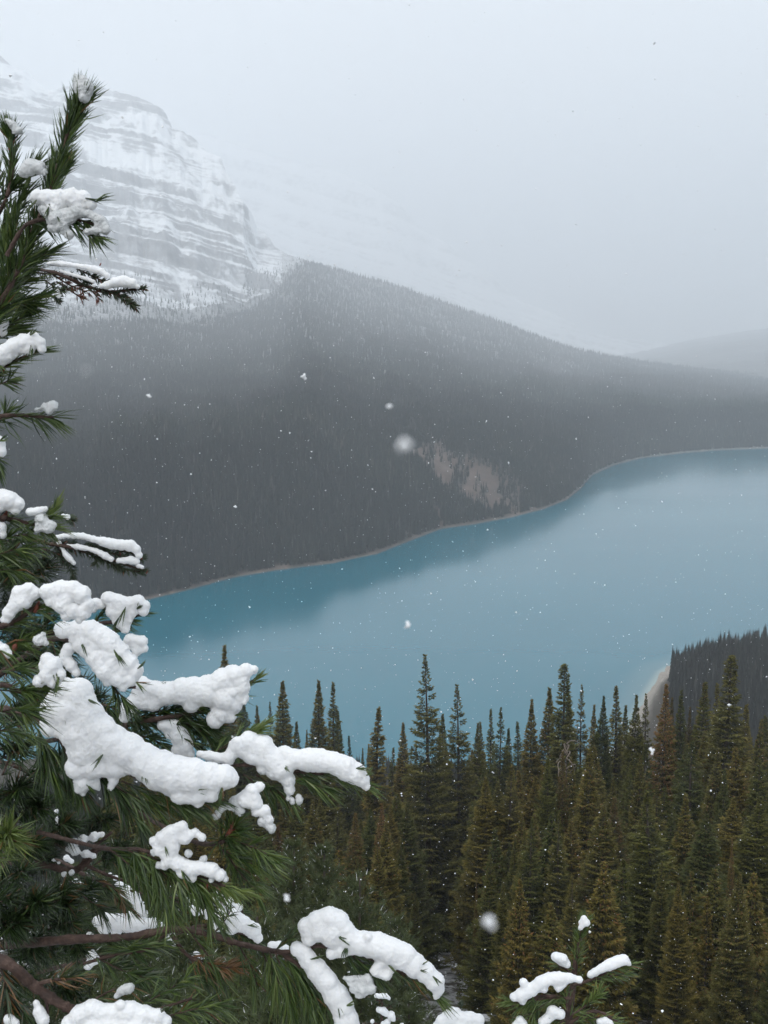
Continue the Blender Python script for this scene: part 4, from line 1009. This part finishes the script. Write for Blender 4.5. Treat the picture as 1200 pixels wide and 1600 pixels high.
# bare limbs and tufts lower left, shade put into their dark needle tints
pine.branch([([(-110, 1400, .3), (0, 1345, .1), (60, 1350), (110, 1360), (134, 1350), (150, 1330), (165, 1322)], 7, 3.5), ([(134, 1352), (170, 1368), (205, 1380)], 3, 2), ([(120, 1358), (150, 1322), (175, 1300)], 3, 2)],
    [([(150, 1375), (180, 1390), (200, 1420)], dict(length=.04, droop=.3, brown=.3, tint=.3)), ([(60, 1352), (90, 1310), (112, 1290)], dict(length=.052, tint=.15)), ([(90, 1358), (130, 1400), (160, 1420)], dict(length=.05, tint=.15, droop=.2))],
    snow=[[(115, 1318, 7), (130, 1312, 7), (147, 1308, 7), (159, 1304, 4)], [(118, 1330, 7), (134, 1335, 7), (146, 1338, 4), (108, 1326, 5)], [(92, 1280, 5), (94, 1292, 6), (100, 1302, 5), (88, 1268, 4)], [(84, 1344, 3), (92, 1348, 3), (100, 1366, 4), (112, 1364, 4)]], depth=1.95)
pine.branch([([(-110, 1480, .3), (20, 1475, .1), (110, 1468), (200, 1464), (268, 1452), (320, 1458), (372, 1474), (440, 1488)], 8, 4), ([(268, 1460), (290, 1490), (320, 1508)], 4, 2), ([(262, 1455), (230, 1482), (180, 1492), (130, 1506)], 3.5, 2.5)],
    [([(290, 1490), (310, 1512), (330, 1530)], dict(length=.05, droop=.2, tint=.3, brown=.15)), ([(300, 1495), (340, 1510), (372, 1512)], dict(length=.036, droop=.1, brown=.9)), ([(230, 1482), (200, 1486), (168, 1478)], dict(length=.05, tint=.35)), ([(190, 1482), (220, 1480), (250, 1474)], dict(length=.058, tint=.5, droop=.15, dens=1900)), ([(150, 1496), (200, 1520), (240, 1530)], dict(length=.05, tint=.3, droop=.25)),
     ([(330, 1462), (350, 1440), (362, 1420)], dict(length=.03, dens=500, tint=.3)), ([(372, 1476), (392, 1510), (402, 1540)], dict(length=.05, droop=.4, tint=.55, dens=800)), ([(410, 1486), (424, 1520), (432, 1550)], dict(length=.05, droop=.4, tint=.6)), ([(300, 1460), (330, 1500), (350, 1530)], dict(length=.05, droop=.35, tint=.5, dens=700))],
    depth=1.66)
pine.branch([([(-60, 1500, .6), (80, 1440, .2), (150, 1445), (250, 1452)], 5, 2)], [([(100, 1450), (180, 1456), (250, 1455)], dict(length=.045, droop=.5, snowy=.9, tint=.2)), ([(60, 1440), (110, 1432), (140, 1440)], dict(length=.05, tint=.2))],
    snow=[[(152, 1440, 8), (165, 1438, 10), (182, 1440, 11), (200, 1443, 11), (220, 1444, 11), (240, 1444, 9), (252, 1448, 6), (162, 1452, 9), (182, 1455, 7), (140, 1462, 6)], [(206, 1428, 5), (216, 1412, 7), (212, 1400, 6), (220, 1424, 7)], [(142, 1492, 7), (150, 1500, 7), (138, 1508, 6)]], depth=2.35)
pine.branch([([(60, 1520, .6), (240, 1470, .1), (330, 1445), (402, 1468)], 4, 2)], [([(300, 1450), (360, 1455), (404, 1474)], dict(length=.045, droop=.5, snowy=.9, tint=.3))],
    snow=[[(308, 1424, 6), (326, 1428, 8), (345, 1432, 11), (365, 1432, 12), (380, 1444, 12), (395, 1455, 11), (402, 1466, 7), (362, 1450, 9), (342, 1446, 7), (300, 1420, 5)], [(424, 1478, 5), (436, 1479, 6), (446, 1482, 5)], [(264, 1462, 7), (272, 1472, 6)], [(306, 1494, 6), (314, 1500, 5)]], depth=2.1)
pine.branch([([(-110, 1470, .2), (0, 1500), (50, 1538), (90, 1566), (118, 1580)], 10, 7), ([(52, 1540), (80, 1532), (118, 1528)], 3.5, 2.5), ([(70, 1552), (74, 1580), (70, 1604)], 3, 2)],
    [([(80, 1534), (100, 1528), (122, 1526)], dict(length=.04, tint=.15, brown=.5)), ([(0, 1510), (10, 1550), (8, 1600)], dict(length=.05, tint=.1, brown=.3)), ([(20, 1560), (44, 1590), (60, 1610)], dict(length=.05, tint=.12))],
    snow=[[(124, 1588, 15), (144, 1578, 14), (164, 1584, 14), (185, 1581, 14), (205, 1582, 15), (225, 1585, 14), (245, 1590, 12), (258, 1597, 9), (110, 1600, 13), (180, 1602, 20), (150, 1602, 20), (215, 1602, 20), (240, 1606, 16)], [(60, 1580, 8), (68, 1594, 9), (56, 1568, 5)], [(14, 1594, 6), (24, 1600, 6)]], depth=1.36)
pine.branch([([(100, 1610, .1), (200, 1590), (300, 1560)], 3, 2)], [([(180, 1592), (240, 1560), (290, 1530)], dict(length=.045, tint=.5, droop=.15, dens=900)), ([(220, 1600), (290, 1580), (340, 1570)], dict(length=.05, tint=.5, droop=.25, dens=900)), ([(150, 1560), (180, 1545), (210, 1540)], dict(length=.04, tint=.5, brown=.15, dens=700))],
    wet=[[(190, 1548, 6), (202, 1545, 6), (182, 1556, 4)]], depth=1.5)
pine.branch([([(-60, 1380, .6), (60, 1340, .2), (160, 1380), (260, 1405), (380, 1424)], 4, 2)], [([(60, 1345), (120, 1372), (190, 1392)], dict(length=.045, droop=.4, tint=.1)), ([(240, 1400), (310, 1408), (380, 1426)], dict(length=.045, droop=.4, tint=.15))],
    snow=[[(96, 1300, 6), (104, 1308, 5)], [(104, 1340, 5), (112, 1346, 4)], [(118, 1378, 5), (128, 1386, 6), (136, 1396, 6), (146, 1408, 5)], [(186, 1384, 6), (196, 1394, 8), (209, 1404, 9), (219, 1418, 9), (226, 1430, 6)], [(284, 1394, 6), (299, 1401, 8), (318, 1399, 8), (338, 1404, 9), (356, 1411, 9), (374, 1417, 7)], [(0, 1408, 6), (6, 1420, 5)], [(26, 1528, 4), (30, 1540, 4)], [(172, 1366, 4), (180, 1372, 4)]], depth=2.55)
# inner tufts, their shade painted as a darker needle tint
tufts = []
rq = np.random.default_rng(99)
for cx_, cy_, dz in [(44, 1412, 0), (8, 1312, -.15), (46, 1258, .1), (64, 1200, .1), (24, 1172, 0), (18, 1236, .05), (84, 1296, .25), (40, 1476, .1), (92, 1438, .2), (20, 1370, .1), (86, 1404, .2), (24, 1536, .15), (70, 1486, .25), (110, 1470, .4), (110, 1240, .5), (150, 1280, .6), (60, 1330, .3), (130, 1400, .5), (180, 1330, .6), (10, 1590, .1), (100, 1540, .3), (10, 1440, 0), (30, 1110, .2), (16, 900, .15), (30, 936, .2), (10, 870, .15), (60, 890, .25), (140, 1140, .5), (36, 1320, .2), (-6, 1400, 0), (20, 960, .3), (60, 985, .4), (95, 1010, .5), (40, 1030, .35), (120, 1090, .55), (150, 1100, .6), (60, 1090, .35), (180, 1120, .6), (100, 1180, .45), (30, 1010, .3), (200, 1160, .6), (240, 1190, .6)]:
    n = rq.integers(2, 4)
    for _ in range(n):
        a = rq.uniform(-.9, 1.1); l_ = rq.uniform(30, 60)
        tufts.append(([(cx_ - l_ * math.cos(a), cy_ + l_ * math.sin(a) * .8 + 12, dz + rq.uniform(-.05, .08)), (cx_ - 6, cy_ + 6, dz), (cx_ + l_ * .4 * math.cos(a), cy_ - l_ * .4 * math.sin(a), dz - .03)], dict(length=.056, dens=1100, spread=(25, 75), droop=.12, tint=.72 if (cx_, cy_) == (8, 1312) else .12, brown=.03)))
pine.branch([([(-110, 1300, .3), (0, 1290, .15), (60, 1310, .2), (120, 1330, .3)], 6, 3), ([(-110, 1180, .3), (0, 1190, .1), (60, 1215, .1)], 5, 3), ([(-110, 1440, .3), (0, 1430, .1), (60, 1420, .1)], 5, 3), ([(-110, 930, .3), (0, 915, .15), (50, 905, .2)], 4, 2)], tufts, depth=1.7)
# forked branch with the heavy load at the bottom
pine.branch([([(372, 1474, .05), (440, 1488), (500, 1478), (560, 1490), (630, 1520), (680, 1548)], 4, 2.5), ([(440, 1488), (480, 1520), (520, 1570), (548, 1620)], 4, 2.5)],
    [([(455, 1500), (490, 1540), (520, 1590), (540, 1630)], dict(length=.058, snowy=.95, droop=.45, spread=(18, 60), tint=.4, dens=1700)), ([(440, 1490), (470, 1530), (490, 1580)], dict(length=.058, droop=.5, spread=(14, 50), tint=.45)), ([(430, 1488), (446, 1530), (456, 1580)], dict(length=.055, droop=.5, spread=(12, 45), tint=.5)), ([(420, 1486), (430, 1510), (436, 1540)], dict(length=.05, droop=.4, spread=(10, 40), tint=.55)),
     ([(530, 1480), (560, 1500), (585, 1520)], dict(length=.05, droop=.1, spread=(8, 35), tint=.35)), ([(540, 1490), (556, 1515), (572, 1530)], dict(length=.04, droop=.1, tint=.35)), ([(600, 1508), (650, 1532), (682, 1556)], dict(length=.046, snowy=1, droop=.12, spread=(8, 30), tint=.5)), ([(430, 1486), (452, 1462), (468, 1446)], dict(length=.034, spread=(6, 40), droop=.02, tint=.35, dens=900)), ([(590, 1500), (612, 1508), (622, 1510)], dict(length=.03, tint=.6))],
    snow=[[(478, 1448, 12), (495, 1440, 14), (515, 1434, 16), (530, 1440, 15), (500, 1454, 15), (482, 1466, 11), (520, 1459, 19), (545, 1465, 16), (535, 1484, 12), (518, 1490, 8), (565, 1474, 18), (590, 1478, 19), (610, 1485, 19), (630, 1495, 19), (648, 1508, 17), (665, 1518, 15), (679, 1532, 13), (685, 1547, 8), (682, 1557, 5), (645, 1519, 9), (598, 1502, 10), (588, 1518, 9), (604, 1524, 9), (612, 1514, 6)],
          [(464, 1484, 11), (480, 1500, 14), (495, 1515, 16), (510, 1535, 17), (525, 1555, 18), (535, 1575, 17), (545, 1592, 15), (540, 1602, 17), (550, 1612, 15), (474, 1487, 11)]],
    wet=[[(575, 1530, 8), (565, 1546, 9), (551, 1544, 7), (580, 1544, 7), (552, 1530, 6), (560, 1556, 5), (540, 1528, 5), (568, 1556, 4)]], depth=1.6, vox=2.1)
print('close pine needles/snow tris', stats)

# ---- short needled fir behind the pine
fb = near(-160, 800, 2.9); gz = float(slope_z(np.array(math.atan2(fb[0], fb[1])), np.array(float(np.hypot(fb[0], fb[1]))))[0])
froot = thing('fir_tree', 'short needled fir reaching out two snowy boughs from behind the close pine', 'tree', (fb[0], fb[1], gz - .1))
fir = Tree(froot, mat_twig, mat_fir)
ac = Acc(); tube(ac, np.array([(fb[0], fb[1] + .02 * math.sin(z_), gz - .1 + z_) for z_ in np.linspace(0, 4.4, 12)]), np.linspace(.09, .03, 12), 10)
o = obj('trunk', ac.mesh('trunk', True), mat_twig, froot); o.matrix_parent_inverse = fir.root_inv()
RED = dict(brown=.0, tint=.95, dens=1500)
fir.branch([([(-160, 440, .9), (0, 420, .3), (76, 424), (130, 445), (170, 455), (222, 452)], 4, 1.5)],
    [([(40, 424), (110, 432), (140, 440)], dict(tint=.4)), ([(84, 430), (110, 446), (140, 458)], RED), ([(120, 446), (170, 456), (210, 478)], dict(tint=.55)), ([(150, 455), (190, 462), (212, 480)], dict(tint=.6)), ([(120, 420), (150, 434), (174, 443)], dict(tint=.5)), ([(180, 455), (205, 452), (224, 452)], dict(tint=.55)), ([(88, 440), (122, 462), (128, 466)], RED), ([(140, 450), (150, 462), (156, 468)], RED), ([(70, 438), (92, 452), (100, 452)], dict(tint=.3)), ([(60, 465), (82, 462), (92, 468)], dict(tint=.6))],
    snow=[[(76, 412, 3), (86, 411, 4), (98, 413, 4), (110, 414, 4), (122, 416, 4.5), (134, 418, 5), (146, 421, 5.5), (158, 425, 5), (167, 431, 4)], [(96, 424, 3), (108, 428, 3.5), (122, 432, 4), (136, 436, 4.5), (146, 440, 4)], [(158, 447, 4), (167, 446, 6), (180, 442, 7.5), (194, 440, 8), (207, 443, 7), (215, 448, 4)], [(88, 455, 5), (92, 463, 4)], [(146, 446, 3.5), (138, 456, 2.5)]],
    buds=[(225, 452, 3), (157, 413, 2.5)], depth=1.9, fir=True, vox=1.7, lump=.6)
fir.branch([([(-160, 870, .9), (20, 846, .2), (80, 850), (140, 862), (190, 880), (226, 892)], 4, 1.5)],
    [([(60, 848), (130, 852), (170, 860)], dict(tint=.4)), ([(84, 850), (140, 866), (190, 886)], dict(tint=.4)), ([(150, 868), (190, 888), (226, 894)], dict(tint=.45)), ([(86, 852), (108, 878), (116, 906)], dict(tint=.4)), ([(140, 862), (150, 874), (150, 880)], dict(tint=.4)), ([(160, 862), (190, 868), (214, 876)], dict(tint=.4)), ([(180, 858), (210, 866), (222, 872)], dict(tint=.45)), ([(90, 808, .1), (104, 808), (112, 812)], dict(tint=.6)), ([(20, 870), (48, 872), (60, 880)], dict(tint=.3)), ([(36, 892), (44, 900), (50, 908)], dict(tint=.3)), ([(60, 856), (90, 866), (100, 880)], dict(tint=.35))],
    snow=[[(88, 840, 3.5), (100, 838, 4), (115, 837, 5), (130, 838, 5.5), (145, 842, 6), (160, 846, 7), (175, 850, 7.5), (190, 852, 8), (205, 851, 8), (213, 858, 7), (217, 868, 5)], [(106, 853, 3), (120, 854, 4.5), (135, 857, 4.5), (150, 861, 5), (164, 868, 5), (174, 874, 3.5)], [(186, 876, 4), (194, 876, 5), (204, 875, 6), (213, 877, 5)], [(92, 848, 3), (97, 856, 3), (102, 866, 4), (110, 874, 4), (116, 880, 3)], [(98, 805, 3), (106, 808, 4)], [(216, 884, 3), (222, 886, 2.5)]],
    buds=[(230, 893, 3.2), (222, 872, 2.6)], depth=1.9, fir=True, vox=1.7, lump=.6)

# ---- small snowy pine at the bottom
sb = near(868, 1700, 2.3); gz = float(slope_z(np.array(math.atan2(sb[0], sb[1])), np.array(float(np.hypot(sb[0], sb[1]))))[0])
sroot = thing('pine_sapling', 'small young pine with snow pads on its upturned twigs, bottom of the view', 'tree', (sb[0], sb[1], gz))
sap = Tree(sroot, mat_twig, mat_needle)
ac = Acc(); tube(ac, np.array([(sb[0], sb[1], gz)] + [near(x, y, 2.3) for x, y in ((868, 1700), (884, 1620), (892, 1560), (900, 1500), (910, 1450))]), np.array([14, 10, 7, 6, 4, 2.5]) * 2.3 / F, 9)
an = Acc(); sk = dict(length=.040, dens=1500, droop=.05, tint=.58)
for pts in ([(894, 1550), (902, 1490), (911, 1446)], [(905, 1480), (910, 1452), (913, 1440)]): needles(an, np.array([near(x, y, 2.3) for x, y in pts]), **sk)
o = obj('trunk', ac.mesh('trunk', True), mat_twig, sroot); o.matrix_parent_inverse = sap.root_inv(); obj('needles', an.mesh('needles'), mat_needle, o)
obj('snow', snow_mesh([(912, 1435, 5), (917, 1442, 5.5), (907, 1450, 4), (921, 1456, 3), (911, 1443, 5), (906, 1441, 3)], 2.28, 2.0, .7), mat_snow, o)
sk2 = dict(length=.042, snowy=.9, droop=.12, tint=.58)
sap.branch([([(896, 1540), (930, 1528), (960, 1512), (984, 1504)], 2.5, 1.5)], [([(910, 1535), (950, 1518), (984, 1506)], sk2), ([(930, 1530), (962, 1524), (980, 1520)], sk2)], snow=[[(923, 1523, 5), (930, 1519, 6.5), (941, 1513, 7.5), (953, 1508, 8), (965, 1503, 8), (976, 1500, 8), (983, 1506, 5)]], depth=2.25, vox=2.0, lump=.7)
sap.branch([([(892, 1560), (850, 1556), (812, 1566), (800, 1572)], 2.5, 1.5)], [([(890, 1560), (850, 1560), (810, 1572)], dict(length=.045, snowy=.9, droop=.3, tint=.58)), ([(860, 1562), (836, 1580), (820, 1590)], dict(length=.045, droop=.2, tint=.5)), ([(840, 1560), (812, 1566), (796, 1564)], dict(length=.035, tint=.65, droop=.05))],
    snow=[[(803, 1558, 6), (815, 1555, 10), (830, 1548, 10), (845, 1536, 9), (860, 1530, 9), (875, 1528, 9), (890, 1528, 8), (905, 1531, 6), (850, 1546, 7), (818, 1536, 6), (880, 1539, 5), (817, 1565, 5), (872, 1544, 6)]], depth=2.2, vox=2.0, lump=.7)
sap.branch([([(900, 1530), (886, 1516), (872, 1508)], 2, 1.5)], [([(900, 1530), (884, 1514), (868, 1504)], dict(length=.03, snowy=.9))], snow=[[(868, 1495, 8), (879, 1498, 8), (886, 1507, 6), (875, 1504, 5)]], depth=2.28, vox=2.0, lump=.7)
sap.branch([([(888, 1600), (850, 1590), (820, 1610)], 3, 2), ([(888, 1600), (930, 1580), (970, 1600)], 3, 2)],
    [([(888, 1600), (866, 1592), (836, 1600)], dict(length=.045, snowy=.6, tint=.55)), ([(888, 1590), (920, 1568), (936, 1552)], dict(length=.042, tint=.65)), ([(890, 1600), (930, 1590), (964, 1598)], dict(length=.045, snowy=.4, tint=.62)), ([(880, 1620), (850, 1610), (810, 1612)], dict(length=.045, tint=.6)), ([(890, 1620), (940, 1612), (980, 1616)], dict(length=.05, tint=.65)), ([(886, 1580), (884, 1560), (880, 1548)], dict(length=.04, tint=.5))],
    snow=[[(864, 1580, 9), (875, 1585, 8), (856, 1592, 7), (848, 1598, 7)], [(812, 1594, 7), (818, 1602, 7), (804, 1602, 5)], [(936, 1596, 5), (946, 1595, 6), (954, 1600, 5)]], depth=2.2, vox=2.0, lump=.7)

# ---- two more snowy tips along the bottom edge
def tip(label, base_px, depth, stem, shoots, snow, name='snowy_sapling'):
    b = near(base_px[0], base_px[1], depth); g = float(slope_z(np.array(math.atan2(b[0], b[1])), np.array(float(np.hypot(b[0], b[1]))))[0])
    rt_ = thing(name, label, 'tree', (b[0], b[1], g)); t = Tree(rt_, mat_twig, mat_fir)
    ac = Acc(); tube(ac, np.array([(b[0], b[1], g)] + [near(x, y, depth) for x, y in stem]), np.linspace(8, 1.6, len(stem) + 1) * depth / F, 8)
    o = obj('trunk', ac.mesh('trunk', True), mat_twig, rt_); o.matrix_parent_inverse = t.root_inv()
    t.branch([([stem[1], stem[-1]], 2, 1)], shoots, snow, depth=depth, fir=True, vox=1.9, lump=.7)
tip('fir tip capped with a broad snow pad at the bottom edge', (716, 1720), 2.4, [(716, 1720), (717, 1640), (717, 1572)], [([(717, 1620), (718, 1590), (719, 1568)], dict(tint=.5)), ([(717, 1610), (740, 1600), (760, 1600)], dict(tint=.5)), ([(717, 1610), (696, 1602), (680, 1604)], dict(tint=.5))],
    [[(690, 1596, 9), (700, 1588, 8), (708, 1582, 7), (715, 1578, 4), (720, 1590, 9), (735, 1592, 10), (748, 1594, 9), (684, 1604, 8), (720, 1602, 12), (745, 1604, 11)]])
tip('small fir with separate snow dabs beneath the forked snowy branch', (596, 1720), 2.9, [(596, 1720), (596, 1640), (597, 1556)], [([(596, 1620), (597, 1580), (598, 1552)], dict(tint=.6)), ([(596, 1580), (610, 1572), (618, 1566)], dict(tint=.6)), ([(596, 1600), (612, 1594), (626, 1590)], dict(tint=.6)), ([(596, 1600), (582, 1598), (570, 1600)], dict(tint=.6)), ([(596, 1566), (586, 1562), (578, 1560)], dict(tint=.6)), ([(596, 1620), (620, 1612), (636, 1608)], dict(tint=.6))],
    [[(588, 1556, 3.5), (594, 1557, 3), (602, 1556, 4), (608, 1560, 3)], [(592, 1578, 4), (599, 1580, 5), (604, 1584, 4)], [(611, 1587, 5.5), (614, 1592, 4)], [(582, 1596, 4), (606, 1597, 4.5), (598, 1600, 4)], [(628, 1602, 4)]])
bpy.data.scenes.remove(tmp_scene)

# ------------------------------------------------------------------ falling snow
def flake(acc, p, size, r):
    v = np.array([(1, 0, 0), (-1, 0, 0), (0, 1, 0), (0, -1, 0), (0, 0, 1), (0, 0, -1)], float) * r.uniform(.45, 1.3, (6, 1)) + r.normal(0, .25, (6, 3))
    acc.add(p + v * size / 2, [(0, 2, 4), (2, 1, 4), (1, 3, 4), (3, 0, 4), (2, 0, 5), (1, 2, 5), (3, 1, 5), (0, 3, 5)])
ac = Acc(); rf = np.random.default_rng(12)
n = 20000
dd = 13.5 * rf.uniform(0.004, 1, n) ** (1 / 3)
for d, x, y in zip(dd, rf.uniform(-420, 1620, n), rf.uniform(-420, 2020, n)):
    if d < .9: continue
    flake(ac, near(x, y, d), float(np.clip(rf.lognormal(math.log(.0044), .42), .002, .009)), rf)
tag(obj('falling_snow', ac.mesh('falling_snow'), mat_flake), 'fine snow falling through the whole view', None, kind='stuff')
def big_flake(px, py, d, size, label, seed):
    import bmesh
    r = np.random.default_rng(seed); bm = bmesh.new()
    for _ in range(9):
        ret = bmesh.ops.create_icosphere(bm, subdivisions=1, radius=size * r.uniform(.16, .3))
        off = Vector(r.normal(0, size * .2, 3))
        for v in ret['verts']: v.co += off + Vector(r.normal(0, size * .03, 3))
    me = bpy.data.meshes.new('snowflake'); bm.to_mesh(me); bm.free()
    o = obj('snowflake', me, mat_flake, loc=near(px, py, d)); tag(o, label, 'snowflake', 'large snowflakes close to the viewer')
for k, a in enumerate([(635, 695, .13, .0017, 'largest soft blurred snowflake before the dark hillside'), (765, 1437, .16, .0019, 'oval blurred snowflake before the open snow patch'),
    (608, 634, .34, .0016, 'small round blurred snowflake up left of the largest one'), (475, 588, .9, .0050, 'sharp ragged white snowflake on the upper hillside'),
    (637, 978, .5, .0030, 'pale smudged snowflake over the middle of the lake'), (450, 1402, .45, .0030, 'soft snowflake before the bushy pines'),
    (135, 578, .13, .0005, 'faint ghostly snowflake beside the left hand pine'), (868, 575, .12, .0004, 'very faint snowflake on the right part of the hillside'),
    (1018, 1172, .8, .0040, 'small soft flake before the rust tinged spruce'), (232, 618, .9, .0032, 'small flake left on the hillside near the pine')]):
    big_flake(*a, 500 + k)
